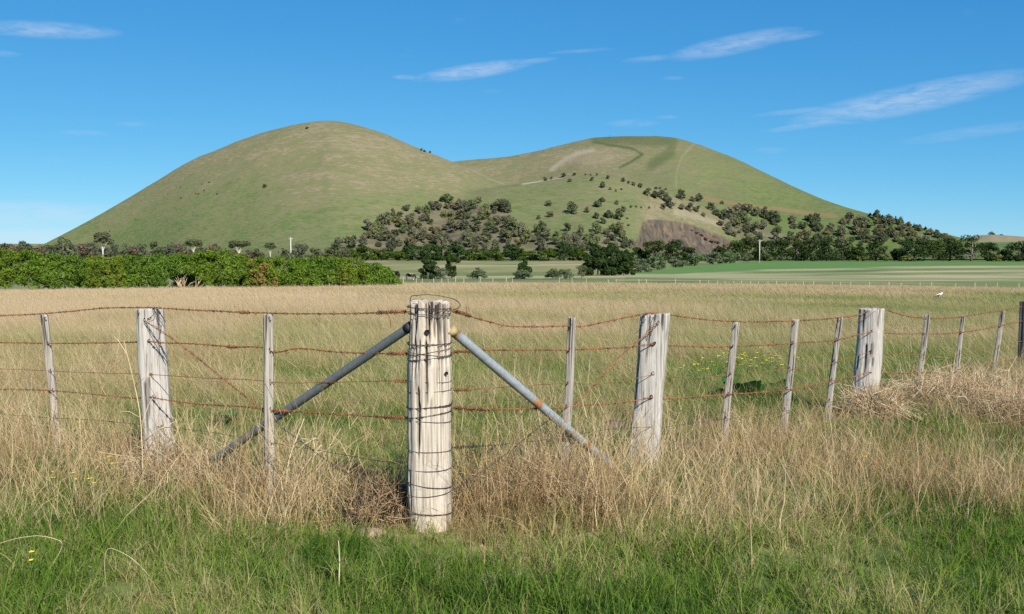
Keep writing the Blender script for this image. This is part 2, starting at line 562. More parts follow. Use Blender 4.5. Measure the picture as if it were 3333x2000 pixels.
# ------------------------------------------------------------------ ground sheet
def build_ground():
    a_f = np.linspace(-.62, .62, 520)
    a_s = np.concatenate([np.linspace(-math.pi, -.66, 40), a_f, np.linspace(.66, math.pi, 40)])
    r = np.concatenate([[.3, 1.0, 2.0, 2.8], np.geomspace(3.4, 120, 260), np.geomspace(121, 700, 300)[0:], np.geomspace(720, 12000, 40)])
    A, Rr = np.meshgrid(a_s, r, indexing='ij')
    X = np.sin(A) * Rr; Y = np.cos(A) * Rr
    Z = ground_z(X, Y)
    Z = np.where(Y < 0, np.interp(Rr, _gd, _gz * 0), Z)
    px, py = project(X, np.maximum(Y, .5), Z)
    d1 = dryness(X, np.maximum(Y, .5), Z)
    d2, lush, cream = paddock(px, py, X, Y)
    f = sstep(150, 200, Rr)
    # dry brown band right in front of the far fence
    dry = d1 * (1 - f) + d2 * f
    col = np.stack([dry, lush * f, cream * f, np.ones_like(dry)], -1).reshape(-1, 4)
    na, nr = A.shape
    V = np.stack([X, Y, Z], -1).reshape(-1, 3)
    i = np.arange(na - 1)[:, None] * nr; j = np.arange(nr - 1)[None, :]
    Q = np.stack([i + j, i + nr + j, i + nr + j + 1, i + j + 1], -1).reshape(-1, 4)[:, ::-1]
    m, nt = new_mat('pasture_soil')
    c = nd(nt, 'ShaderNodeAttribute', attribute_name='feat')
    s = nd(nt, 'ShaderNodeSeparateColor'); nt.links.new(c.outputs['Color'], s.inputs[0])
    tc = nd(nt, 'ShaderNodeTexCoord')
    n1 = noise(nt, tc.outputs['Object'], 1.6, 6, .65)
    n2 = noise(nt, scaled(nt, tc.outputs['Object'], (.05, .22, .1)), 1.0, 5, .65)
    mix = math_node(nt, 'ADD', s.outputs[0], math_node(nt, 'MULTIPLY', math_node(nt, 'SUBTRACT', math_node(nt, 'ADD', n1, n2), 1.0), 0.9), clamp=True)
    col1 = ramp(nt, mix, [(0.0, (.045, .085, .018)), (.3, (.10, .145, .04)), (.55, (.20, .215, .075)), (.75, (.30, .255, .115)), (1.0, (.40, .30, .17))])
    col2 = mix_col(nt, s.outputs[1], col1, ramp(nt, n2, [(.25, (.07, .165, .03)), (.75, (.13, .23, .05))]))
    col3 = mix_col(nt, s.outputs[2], col2, (.44, .38, .22))
    finish(nt, col3, .95, n1, .6, .05)
    me = make_mesh('ground', V, Q, {'feat': col}, True, [m])
    link('ground', me, kind='structure')


build_ground()


# outlines of the woods on the hill foot
WOODS = [[(1075, 822), (1100, 790), (1175, 755), (1230, 712), (1300, 690), (1400, 664), (1470, 655), (1560, 662), (1655, 672), (1672, 720), (1690, 770), (1700, 822), (1400, 826), (1200, 828)],
         [(1690, 772), (1740, 755), (1800, 770), (1900, 765), (1990, 748), (2050, 772), (2062, 812), (1950, 826), (1700, 826)],
         [(2345, 700), (2460, 690), (2540, 715), (2650, 722), (2760, 728), (2840, 735), (2845, 800), (2700, 812), (2450, 815), (2385, 775), (2330, 745)],
         [(2835, 708), (2900, 722), (2990, 742), (3050, 765), (3110, 785), (3060, 800), (2850, 806)]]


# ------------------------------------------------------------------ the hill
def build_hill():
    px0 = np.linspace(-150, 3420, 900)
    t = ray(px0, np.full(len(px0), HORIZON))[0]
    y = np.concatenate([np.linspace(700, 1500, 330), np.linspace(1504, 2300, 130)])
    T, Y = np.meshgrid(t, y, indexing='ij')
    Z = hill_z(T, Y); X = T * Y
    px, py = project(X, Y, Z)
    back = np.where(Y > np.interp(T, RIDGES[1]['yt'], RIDGES[1]['yv']) + 20, 0.0, 1.0)
    n = fbm(X / 75, (Y * .5 + Z * 1.3) / 55, 91, 4); n2 = fbm(X / 26, (Y * .5 + Z * 1.3) / 15, 92, 3)
    hgt = sstep(-10, 120, Z)
    dry = .22 + .42 * hgt + .5 * (n - .5) + .35 * (n2 - .5)
    dry -= .30 * sstep(1900, 2700, px)
    dry += .18 * np.exp(-((px - 1250) / 300) ** 2 - ((py - 560) / 90) ** 2)
    # pale crater floor and scars
    dry = dry + .45 * np.exp(-((px - 1940) / 95) ** 2 - ((py - 520) / 34) ** 2) * (Y > 1300)
    dry = dry + .5 * sstep(2050, 2130, px) * (1 - sstep(2330, 2420, px)) * sstep(620, 660, py) * (1 - sstep(735, 775, py + (px - 2100) * -.12)) * (Y < 1300)
    front = (Y < 1260); rear = (Y > 1260)
    soil = in_poly(px, py, QUARRY) * front * sstep(0, 8, seg_dist(px, py, list(map(tuple, QUARRY)) + [tuple(QUARRY[0])]))
    pale = np.maximum((1 - sstep(2.0, 5.0, seg_dist(px, py, [(1702, 598), (1740, 592), (1790, 583), (1830, 577)]))) * (Y < 1400),
                      .45 * (1 - sstep(1, 13, seg_dist(px, py, [(1795, 552), (1840, 520), (1880, 498), (1930, 490)]))) * rear)
    pale = np.maximum(pale, .3 * (1 - sstep(4, 14, seg_dist(px, py, [(2200, 690), (2290, 712), (2350, 735)]))) * front)
    pale = np.maximum(pale, .35 * (1 - sstep(1.5, 4, seg_dist(px, py, [(1480, 528), (1560, 566), (1640, 599)]))) * (Y < 1330))
    pale = np.maximum(pale, .13 * (1 - sstep(1.5, 5, seg_dist(px, py, [(2262, 466), (2220, 510), (2203, 555), (2200, 610)]))) * rear)
    green = np.maximum(.85 * (1 - sstep(2.0, 5.5, seg_dist(px, py, [(1935, 463), (1985, 473), (2055, 483), (2092, 503), (2050, 530), (2018, 546)]))) * rear,
                       .55 * (1 - sstep(6, 28, seg_dist(px, py, [(1940, 452), (2040, 458), (2190, 462), (2180, 500), (2120, 540)]))) * rear)
    green = np.maximum(green, .42 * sstep(1950, 2450, px) * np.clip(.6 + 1.2 * (n2 - .5) + .8 * (n - .5), 0, 1) * rear)
    red = .5 * (1 - sstep(3, 9, seg_dist(px, py, [(2250, 640), (2420, 668), (2600, 690), (2720, 705)])))
    lit = np.zeros(px.shape)
    for poly in WOODS:
        pl = np.array(poly, float)
        lit = np.maximum(lit, in_poly(px, py, pl) * sstep(-2, 22, seg_dist(px, py, poly + [poly[0]])))
    lit = lit * np.clip(.35 + 1.1 * fbm(X / 18, Z / 6, 97, 3), 0, 1) * front
    feat = np.stack([np.clip(dry, 0, 1), np.maximum(soil, 0), np.clip(pale, 0, 1), np.clip(green, 0, 1)], -1).reshape(-1, 4)
    na, nr = X.shape
    V = np.stack([X, Y, Z], -1).reshape(-1, 3)
    i = np.arange(na - 1)[:, None] * nr; j = np.arange(nr - 1)[None, :]
    Q = np.stack([i + j, i + nr + j, i + nr + j + 1, i + j + 1], -1).reshape(-1, 4)
    m, nt = new_mat('hill_pasture')
    c = nd(nt, 'ShaderNodeAttribute', attribute_name='feat')
    s = nd(nt, 'ShaderNodeSeparateColor'); nt.links.new(c.outputs['Color'], s.inputs[0])
    tc = nd(nt, 'ShaderNodeTexCoord')
    P = tc.outputs['Object']
    n1 = noise(nt, scaled(nt, P, (.035, .06, .16)), 1.0, 7, .68)
    n2 = noise(nt, scaled(nt, P, (.10, .16, .62)), 1.0, 6, .75)
    sm = math_node(nt, 'ADD', math_node(nt, 'MULTIPLY', n1, .6), math_node(nt, 'MULTIPLY', n2, 1.7))
    mix = math_node(nt, 'ADD', s.outputs[0], math_node(nt, 'MULTIPLY', math_node(nt, 'SUBTRACT', sm, 1.15), 1.7), clamp=True)
    col1 = ramp(nt, mix, [(0.0, (.098, .136, .042)), (.35, (.148, .166, .068)), (.7, (.176, .158, .082)), (1.0, (.24, .205, .122))])
    col1 = mix_col(nt, c.outputs['Alpha'], col1, (.06, .085, .03))
    sn = noise(nt, scaled(nt, P, (.12, .03, .05), (0, .6, 0)), 1.0, 7, .72, .8)
    soilc = ramp(nt, sn, [(.36, (.042, .037, .036)), (.46, (.088, .074, .056)), (.56, (.14, .11, .073)), (.68, (.21, .15, .085))])
    col2 = mix_col(nt, s.outputs[1], col1, soilc)
    col3 = mix_col(nt, s.outputs[2], col2, (.38, .33, .245))
    red_n = attr(nt, 'red')
    col4 = mix_col(nt, red_n, col3, (.24, .13, .075))
    col4 = mix_col(nt, attr(nt, 'litter'), col4, ramp(nt, n1, [(.35, (.085, .08, .045)), (.65, (.19, .165, .105))]))     # scrubby litter under the woods
    finish(nt, col4, .95, sm, .5, 1.2, .1)
    me = make_mesh('hill', V, Q, {'feat': feat, 'red': red.reshape(-1), 'litter': lit.reshape(-1)}, True, [m])
    link('hill', me, kind='structure')
    # low pale rise far beyond the wooded end of the hill
    g = Geo()
    pxs = np.linspace(2950, 3700, 120)
    tp = np.interp(pxs, [2950, 3060, 3120, 3180, 3230, 3290, 3333, 3500, 3700], [805, 795, 781, 768, 764, 768, 771, 778, 800])
    pr = np.linspace(-1, 1, 30)
    t_, e_ = ray(pxs, tp)
    yr = 2400 + 500 * pr
    Vd = np.zeros((120, 30, 3))
    for k, q in enumerate(pr):
        yk = yr[k]
        Vd[:, k, 0] = t_ * yk; Vd[:, k, 1] = yk
        Vd[:, k, 2] = -16 + (EYE + e_ * 2400 + 16) * (0.5 + .5 * math.cos(math.pi * q)) + 2 * (fbm(pxs / 20, np.full(120, k * .4), 5, 3) - .5)
    i = np.arange(119)[:, None] * 30; j = np.arange(29)[None, :]
    g.add(Vd.reshape(-1, 3), np.stack([i + j, i + 30 + j, i + 31 + j, i + j + 1], -1).reshape(-1, 4))
    m, nt = new_mat('far_rise')
    tc = nd(nt, 'ShaderNodeTexCoord')
    sp = nd(nt, 'ShaderNodeSeparateXYZ'); nt.links.new(tc.outputs['Object'], sp.inputs[0])
    nn = noise(nt, scaled(nt, tc.outputs['Object'], (.01, .01, .06)), 1, 5, .6)
    zz = math_node(nt, 'MULTIPLY_ADD', sp.outputs[2], .09, math_node(nt, 'MULTIPLY_ADD', nn, .5, .1), clamp=True)
    finish(nt, ramp(nt, zz, [(.25, (.08, .14, .045)), (.5, (.12, .16, .06)), (.7, (.24, .20, .11))]), .95)
    link('far_hill', g.mesh('far_hill', [m], True), kind='structure')


build_hill()

# ================================================================== fence
def wood_material(name, light, dark, stain, warm=0.3):
    m, nt = new_mat(name)
    tc = nd(nt, 'ShaderNodeTexCoord'); P = tc.outputs['Object']
    g1 = noise(nt, scaled(nt, P, (78, 78, 1.9)), 1.0, 6, .66, .5)
    g2 = noise(nt, scaled(nt, P, (120, 120, 4.5)), 1.0, 3, .6, .4)
    g3 = noise(nt, P, 5.0, 4, .6)
    base = ramp(nt, g1, [(.30, tuple(c * .6 for c in dark)), (.40, dark), (.53, light), (.75, tuple(min(1, c * 1.1) for c in light))])
    base = mix_col(nt, math_node(nt, 'MULTIPLY', math_node(nt, 'SUBTRACT', g3, .52), 3.0 * warm, clamp=True), base, stain)
    crack = ramp(nt, g2, [(.33, (1, 1, 1)), (.41, (0, 0, 0))])
    base = mix_col(nt, math_node(nt, 'MULTIPLY', crack, .7), base, tuple(c * .35 for c in dark))
    # lichen and damp stains
    g4 = noise(nt, scaled(nt, P, (9, 9, 4)), 1.0, 5, .65)
    lich = math_node(nt, 'MULTIPLY', math_node(nt, 'SUBTRACT', g4, .60), 6.0, clamp=True)
    base = mix_col(nt, math_node(nt, 'MULTIPLY', lich, .35), base, (.33, .34, .27))
    base = mix_col(nt, attr(nt, 'crack'), base, (.05, .04, .032))     # splits darkened in the colour, painting in the shade inside them
    hgt = math_node(nt, 'ADD', g1, math_node(nt, 'MULTIPLY', g2, .6))
    finish(nt, base, .92, hgt, .55, .006, .15)
    return m


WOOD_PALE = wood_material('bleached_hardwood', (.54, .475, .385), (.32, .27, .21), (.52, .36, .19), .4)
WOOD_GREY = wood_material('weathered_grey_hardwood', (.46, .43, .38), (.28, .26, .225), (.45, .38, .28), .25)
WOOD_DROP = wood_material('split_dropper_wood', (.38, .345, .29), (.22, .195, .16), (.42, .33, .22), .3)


def plain_material(name, col, rough=.8, metallic=0.0, var=.3, scale=20.0):
    m, nt = new_mat(name)
    tc = nd(nt, 'ShaderNodeTexCoord')
    n = noise(nt, tc.outputs['Object'], scale, 4, .6)
    c = ramp(nt, n, [(.3, tuple(v * (1 - var) for v in col)), (.7, tuple(min(1, v * (1 + var)) for v in col))])
    finish(nt, c, rough, n, .2, .01, .3, metallic)
    return m


RUST, nt = new_mat('rusty_wire')
tc = nd(nt, 'ShaderNodeTexCoord')
n = noise(nt, tc.outputs['Object'], 9.0, 5, .7)
n2 = noise(nt, tc.outputs['Object'], 90.0, 3, .6)
finish(nt, ramp(nt, math_node(nt, 'MULTIPLY_ADD', n2, .35, math_node(nt, 'MULTIPLY', n, .75)), [(.3, (.05, .032, .027)), (.48, (.15, .066, .034)), (.62, (.33, .135, .055)), (.75, (.18, .085, .05))]), .85, n2, .3, .001)
DARKWIRE = plain_material('tarnished_wire', (.075, .06, .055), .6, .3, .5, 40)
STEEL_DARK = plain_material('black_painted_steel', (.02, .022, .024), .6, .0, .4, 20)
HOLE = plain_material('dark_hole', (.02, .016, .013), .95)  # near-black colour stands for the shade inside a bored hole

GALV, nt = new_mat('galvanised_pipe')
tc = nd(nt, 'ShaderNodeTexCoord')
n = noise(nt, tc.outputs['Object'], 6.0, 5, .65)
n2 = noise(nt, tc.outputs['Object'], 35.0, 4, .6)
oi = nd(nt, 'ShaderNodeObjectInfo')
base = ramp(nt, n2, [(.3, (.22, .25, .265)), (.7, (.34, .375, .39))])
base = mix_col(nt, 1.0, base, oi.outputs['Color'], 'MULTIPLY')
rp = attr(nt, 'shade')
rmask = math_node(nt, 'MULTIPLY', math_node(nt, 'SUBTRACT', math_node(nt, 'MULTIPLY_ADD', n2, .9, math_node(nt, 'MULTIPLY_ADD', n, .5, rp)), 1.15), 4.0, clamp=True)
base = mix_col(nt, rmask, base, ramp(nt, n, [(.35, (.20, .09, .035)), (.6, (.50, .23, .06))]))
finish(nt, base, .62, n2, .2, .002, .35, .15)

def post_axis(px_t, py_t, px_b, py_b, y):
    """top point and ground point of a post seen between two pixels, standing at distance y"""
    T = at(px_t, py_t, y); B = at(px_b, py_b, y)
    d = (B - T) / (T[2] - B[2])
    g = float(ground_z(B[0], B[1]))
    return T, T + d * (T[2] - g)


def build_post(name, label, T, B, w_top, w_bot, mat, group, depth_ratio=1.0, square=3.2, rz=0.0, seed=0, cracks=5, crack_depth=.16, cat='fence post', nz=90, na=72, jag=.02, top_tilt=0.0, bow=0.0, prof=None):
    """a weathered post from T (top) down to B (ground): squarish cross-section, split and checked along the grain, ragged top"""
    r = np.random.default_rng(seed + 100)
    ext = .3
    L = np.linalg.norm(T - B)
    s = np.concatenate([np.linspace(-ext / L, 0, 4)[:-1], np.linspace(0, 1, nz)])
    th = np.linspace(0, 2 * math.pi, na, endpoint=False)
    S, TH = np.meshgrid(s, th, indexing='ij')
    c, sn = np.abs(np.cos(TH)) ** (square), np.abs(np.sin(TH)) ** (square)
    base = (c + sn) ** (-1 / square)
    w = (w_bot + (w_top - w_bot) * np.clip(S, 0, 1)) / 2
    if prof is not None:
        w = w * np.interp(S, [q[0] for q in prof], [q[1] for q in prof])
    rad = base * w
    rad *= 1 + .10 * (vnoise(S * 4.5, np.cos(TH) * 1.2 + 7, seed + 21) - .5) + .035 * (vnoise(S * 14, np.cos(TH) * 2.0 + 3, seed + 22) - .5)
    # hewn unevenness, grain and checks
    rad *= 1 + .05 * (vnoise(TH * 1.3 + 4, S * 3, seed) - .5) + .035 * (vnoise(TH * 5, S * 5, seed + 1) - .5)
    wob = TH + .05 * (vnoise(S * 9, TH * 0, seed + 2) - .5)
    rad -= w * .05 * (vnoise(wob * 22, S * 2.2, seed + 3) ** 3)
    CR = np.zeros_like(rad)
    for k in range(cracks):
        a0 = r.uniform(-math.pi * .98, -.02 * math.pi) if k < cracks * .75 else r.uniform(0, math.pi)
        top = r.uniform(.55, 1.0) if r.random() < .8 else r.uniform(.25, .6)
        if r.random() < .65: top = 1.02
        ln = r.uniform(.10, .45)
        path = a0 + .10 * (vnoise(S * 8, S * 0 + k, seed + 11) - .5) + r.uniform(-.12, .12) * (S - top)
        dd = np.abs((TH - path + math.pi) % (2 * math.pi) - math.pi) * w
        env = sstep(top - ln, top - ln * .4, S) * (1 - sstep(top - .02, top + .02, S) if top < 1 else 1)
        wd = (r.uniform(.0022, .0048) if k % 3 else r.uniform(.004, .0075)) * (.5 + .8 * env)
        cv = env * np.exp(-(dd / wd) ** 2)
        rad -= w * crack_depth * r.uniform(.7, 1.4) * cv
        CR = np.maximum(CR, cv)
    ca, sa = math.cos(rz), math.sin(rz)
    lx = np.cos(TH) * rad; ly = np.sin(TH) * rad * depth_ratio
    X = lx * ca - ly * sa; Y = lx * sa + ly * ca
    axis = (T - B)
    Pz = B[None, None, :] + S[..., None] * axis[None, None, :]
    V = Pz + np.stack([X + bow * np.sin(np.clip(S, 0, 1) * math.pi), Y, np.zeros_like(X)], -1)
    topj = jag * (vnoise(TH * 7, TH * 0 + 2, seed + 6) - .5) * 2 + top_tilt * np.cos(TH)
    fade = sstep(.9, 1.0, S)
    V[..., 2] += topj * fade
    n1, n2 = S.shape
    verts = [V.reshape(-1, 3)]
    i = np.arange(n1 - 1)[:, None] * n2; j = np.arange(n2)[None, :]; k = (j + 1) % n2
    Q = [np.stack([i + j, i + k, i + n2 + k, i + n2 + j], -1).reshape(-1, 4)]
    off = n1 * n2; last = (n1 - 1) * n2
    ring = V[-1]; cen = ring.mean(0)
    prev = last
    for q, f in enumerate((.85, .6, .32)):
        rr = cen + (ring - cen) * f
        rr[:, 2] = cen[2] + (ring[:, 2] - cen[2]) * f + jag * .8 * (r.random(n2) - .6)
        verts.append(rr)
        jj = np.arange(n2); kk = (jj + 1) % n2
        Q.append(np.stack([prev + jj, prev + kk, off + kk, off + jj], -1))
        prev = off; off += n2
    verts.append(cen[None, :] - np.array([[0, 0, jag * .3]]))
    jj = np.arange(n2); kk = (jj + 1) % n2
    Tt = np.stack([prev + jj, prev + kk, np.full(n2, off)], -1)
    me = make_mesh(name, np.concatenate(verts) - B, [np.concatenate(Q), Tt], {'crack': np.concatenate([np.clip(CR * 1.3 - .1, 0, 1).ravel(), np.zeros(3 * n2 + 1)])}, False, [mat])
    o = thing(name, label, cat, B, group, me)
    return o


def add_part(name, geo, mat, parent, **props):
    o = link(name, geo.mesh(name, [mat], True, parent.location[:]), parent, None, **props)
    return o


def hole_part(parent, px, py, y, r=.011, mat=None):
    """bored hole for a wire: a shallow dark dish with a worn lip"""
    c = at(px, py, y)
    g = Geo()
    n = 10
    th = np.arange(n) * 2 * math.pi / n
    rng_ = 1 + .25 * np.sin(th * 2 + px)
    ring0 = np.stack([c[0] + r * rng_ * np.cos(th), np.full(n, c[1]), c[2] + r * 1.35 * rng_ * np.sin(th)], -1)
    ring1 = ring0 * .6 + c * .4; ring1[:, 1] += .006
    V = np.concatenate([ring0, ring1, [c + np.array([0, .01, 0])]])
    j = np.arange(n); k = (j + 1) % n
    g.add(V, np.stack([j, j + n, k + n, k], -1), np.stack([j + n, np.full(n, 2 * n), k + n], -1))
    return add_part('wire_hole', g, mat or HOLE, parent)


def staple_part(parent, px, py, y, ln=.02, ang=.3):
    c = at(px, py, y)
    d = np.array([math.sin(ang), 0, math.cos(ang)])
    g = Geo()
    P = np.array([c + d * ln * .5 + [0, .008, 0], c + d * ln * .5 + [0, -.006, 0], c - d * ln * .5 + [0, -.006, 0], c - d * ln * .5 + [0, .008, 0]])
    g.tube(P, .0028, 5)
    return add_part('staple', g, DARKWIRE, parent)


px_m = lambda w, y: w * y / F

# --- corner post
YC = 5.15
T, B = post_axis(1397, 984, 1400, 1745, YC)
CORNER_T, CORNER_B = T, B
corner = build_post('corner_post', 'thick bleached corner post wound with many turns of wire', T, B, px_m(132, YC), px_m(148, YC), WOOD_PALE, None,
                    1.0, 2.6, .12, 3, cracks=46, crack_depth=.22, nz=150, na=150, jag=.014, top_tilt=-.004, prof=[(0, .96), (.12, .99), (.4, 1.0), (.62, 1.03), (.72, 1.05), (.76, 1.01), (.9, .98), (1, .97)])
hole_part(corner, 1390, 1082, YC - .112, .012)
hole_part(corner, 1453, 1216, YC - .098, .008)
hole_part(corner, 1352, 1690, YC - .108, .009)

# --- strainer posts
STR = []
y = 6.55
T, B = post_axis(488, 1006, 518, 1450, y)
p = build_post('strainer_post', 'wide pale grey post with wires threaded through, beside the downhill brace wire', T, B, px_m(88, y), px_m(100, y), WOOD_GREY, 'strainer posts of the fence', .62, 4.0, .22, 12, cracks=9, jag=.008, top_tilt=.006)
for hx, hy in ((484, 1110), (492, 1220), (500, 1292), (470, 1042), (526, 1390)): hole_part(p, hx, hy, y - .062, .009)
staple_part(p, 452, 1024, y - .064); staple_part(p, 486, 1036, y - .064, .02, 1.2)
STR.append(p)
y = 6.5
T, B = post_axis(2134, 1024, 2095, 1490, y)
p = build_post('strainer_post', 'wide grey slab post split by one long crack, behind the galvanised brace', T, B, px_m(92, y), px_m(100, y), WOOD_GREY, 'strainer posts of the fence', .6, 4.0, -.28, 23, cracks=12, jag=.009, top_tilt=.006)
for hx, hy in ((2130, 1119), (2126, 1216), (2121, 1292), (2116, 1389), (2142, 1052)): hole_part(p, hx, hy, y - .066, .010)
staple_part(p, 2097, 1046, y - .062, .025, .5)
STR.append(p)
y = 9.2
T, B = post_axis(2838, 1006, 2812, 1315, y)
p = build_post('strainer_post', 'thick grey post bulging at mid height above a clump of brown grass', T, B, px_m(78, y), px_m(84, y), WOOD_GREY, 'strainer posts of the fence', .85, 3.0, -.5, 34, cracks=14, jag=.012, bow=.008)
for hx, hy in ((2842, 1077), (2836, 1145), (2830, 1211)): hole_part(p, hx, hy, y - .098, .012)
STR.append(p)

# --- thin droppers
DROPS = [
    (143, 1024, 186, 1445, 7.3, 24, 26, 'leaning split dropper standing apart on the stretch past the pale grey post', .3),
    (874, 1024, 881, 1590, 5.7, 31, 33, 'straight split dropper crossed by the dark brace pipe', .5),
    (1862, 1034, 1838, 1460, 5.85, 25, 28, 'split dropper crossed by the foot of the galvanised brace', -.5),
    (2396, 1050, 2358, 1425, 7.2, 22, 25, 'split dropper with rusty staples beside the yellow flowers', -.5),
    (2590, 1040, 2551, 1380, 8.0, 22, 24, 'split dropper midway between the two wide grey posts', -.5),
    (2735, 1033, 2696, 1350, 8.7, 17, 20, 'slim split dropper just before the bulging grey post', -.6),
    (3019, 1024, 2978, 1330, 10.3, 16, 18, 'slim dropper just past the bulging grey post, its foot lost in dry stalks', -.6),
    (3135, 1027, 3108, 1300, 11.4, 12, 14, 'slim dropper rising out of the thickest tangle of dry stalks', -.6),
    (3264, 1013, 3222, 1280, 12.5, 14, 15, 'slim dropper next to the dark steel post', -.6),
]
DROP_O = []
for k, (xt, yt, xb, yb, y, wt, wb, lab, rz) in enumerate(DROPS):
    T, B = post_axis(xt, yt, xb, yb, y)
    o = build_post('fence_dropper', lab, T, B, px_m(wt, y), px_m(wb, y), WOOD_DROP, 'thin droppers between the posts', .75, 4.5, rz, 50 + k * 7, cracks=6, crack_depth=.3, nz=60, na=40, jag=.007, bow=.006 * (-1) ** k)
    DROP_O.append((o, xt, yt, xb, yb, y))

# --- dark steel post at the edge of the view (a star picket)
T, B = post_axis(3328, 982, 3318, 1240, 13.0)
g = Geo()
for a in (math.pi / 2 - .4, math.pi / 2 + 2.094 - .4, math.pi / 2 - 2.094 - .4):
    d = np.array([math.cos(a), math.sin(a), 0]) * .036; nrm_ = np.array([-math.sin(a), math.cos(a), 0]) * .005
    P0 = np.array([B - [0, 0, .3], T])
    V = np.concatenate([P0 - nrm_, P0 + nrm_, P0 + d + nrm_, P0 + d - nrm_])
    g.add(V, [[0, 1, 3, 2], [2, 3, 5, 4], [4, 5, 7, 6], [6, 7, 1, 0], [1, 7, 5, 3], [0, 2, 4, 6]])
thing('steel_post', 'dark steel picket post cut by the edge of the picture', 'fence post', B, None, g.mesh('steel_post', [STEEL_DARK], False, B))

# --- pipe braces
def pipe(label, pts, r, rustpts, cap):
    g = Geo()
    P = np.array(pts, float)
    n = 60
    s = np.linspace(0, 1, n)
    Q = P[0] + (P[1] - P[0]) * s[:, None]
    sides = 18
    sh = np.zeros(n)
    for c_, w_ in rustpts: sh = np.maximum(sh, np.exp(-((s - c_) / w_) ** 2))
    g.tube(Q, r, sides, True, np.concatenate([np.repeat(sh * .8, sides), [0, 0]]))
    # flattened collar where the pipe meets the post
    d = (P[1] - P[0]) / np.linalg.norm(P[1] - P[0])
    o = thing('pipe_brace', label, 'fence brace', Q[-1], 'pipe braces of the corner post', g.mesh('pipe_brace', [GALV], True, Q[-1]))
    g2 = Geo()
    g2.tube(np.array([P[0] - d * .002, P[0] + d * .035]), r * 1.12, 14)
    add_part('end_cap', g2, cap, o)
    return o


def to_ground(p0, p1):
    d = p1 - p0
    for k in np.linspace(1, 2.0, 200):
        q = p0 + d * k
        if q[2] < ground_z(q[0], q[1]) - .05: return q
    return q


a0 = at(1338, 1062, 5.13); a1 = at(735, 1470, 5.98)
pipe('dark shaded steel pipe brace behind the straight split dropper', [a0, to_ground(a0, a1)], .0245, [(.3, .01)], STEEL_DARK).color = (.52, .50, .48, 1)  # same zinc tinted darker: the shade on this pipe is put into its colour
b0 = at(1466, 1072, 5.13); b1 = at(1960, 1492, 5.98)
pipe('pale blue-grey galvanised pipe brace with orange rust patches', [b0, to_ground(b0, b1)], .0255, [(.02, .02), (.41, .03), (.60, .012), (.68, .025), (.9, .12)], plain_material('yellowed_zinc', (.36, .29, .15), .7))


# --- wires
def smooth_path(P, step=.012):
    P = np.asarray(P, float)
    d = np.concatenate([[0], np.cumsum(np.linalg.norm(np.diff(P, axis=0), axis=1))])
    s = np.arange(0, d[-1], step)
    # Catmull-style smoothing by cubic Hermite on each axis
    m = np.gradient(P, d, axis=0) * .8
    i = np.clip(np.searchsorted(d, s, side='right') - 1, 0, len(d) - 2)
    h = (d[i + 1] - d[i])[:, None]; t = ((s - d[i]) / (d[i + 1] - d[i]))[:, None]
    h00 = 2 * t ** 3 - 3 * t ** 2 + 1; h10 = t ** 3 - 2 * t ** 2 + t; h01 = -2 * t ** 3 + 3 * t ** 2; h11 = t ** 3 - t ** 2
    return h00 * P[i] + h10 * h * m[i] + h01 * P[i + 1] + h11 * h * m[i + 1], s


def frame(P):
    T = np.gradient(P, axis=0); T /= np.linalg.norm(T, axis=1)[:, None] + 1e-12
    N = np.cross(T, [0, 0, 1.0]); N /= np.linalg.norm(N, axis=1)[:, None] + 1e-12
    return T, N, np.cross(T, N)


def strand_geo(g, P, s, r=.0021, twist=True, pitch=.085, seed=0):
    T, N, Bn = frame(P)
    jit = .0025 * (np.stack([vnoise(s * 9, s * 0 + q, seed) for q in range(3)], -1) - .5)
    P = P + jit
    if twist:
        ph = 2 * math.pi * s / pitch
        rad = r * (1.05 + .8 * vnoise(s * 6, s * 0 + 5, seed))[:, None]
        for a in (0, math.pi):
            g.tube(P + rad * (np.cos(ph + a)[:, None] * N + np.sin(ph + a)[:, None] * Bn), r, 5)
    else:
        g.tube(P, r * 1.15, 5)


def barb_geo(g, P, s, spacing, seed, size=1.0):
    r = np.random.default_rng(seed)
    T, N, Bn = frame(P)
    pos = np.arange(spacing * .5, s[-1], spacing) + r.uniform(-.012, .012, len(np.arange(spacing * .5, s[-1], spacing)))
    for q in pos:
        i = int(np.clip(np.searchsorted(s, q), 1, len(s) - 2))
        c = P[i]; t = T[i]; n = N[i]; b = Bn[i]
        # the wrapped coil and four points
        for dd in (-.004, .004):
            g.tube(np.array([c + t * (dd - .0028), c + t * (dd + .0028)]), .0062 * size, 6)
        a0 = r.uniform(0, 6.28)
        for k in range(4):
            a = a0 + k * math.pi / 2 + r.uniform(-.3, .3)
            v = math.cos(a) * n + math.sin(a) * b + t * r.uniform(-.5, .5)
            v /= np.linalg.norm(v)
            g.tube(np.array([c + t * r.uniform(-.004, .004), c + v * r.uniform(.014, .022) * size]), [.0019 * size, .0008], 4)


def corner_radius(z):
    s = np.clip((z - CORNER_B[2]) / (CORNER_T[2] - CORNER_B[2]), 0, 1)
    return (px_m(148, YC) + (px_m(132, YC) - px_m(148, YC)) * s) / 2


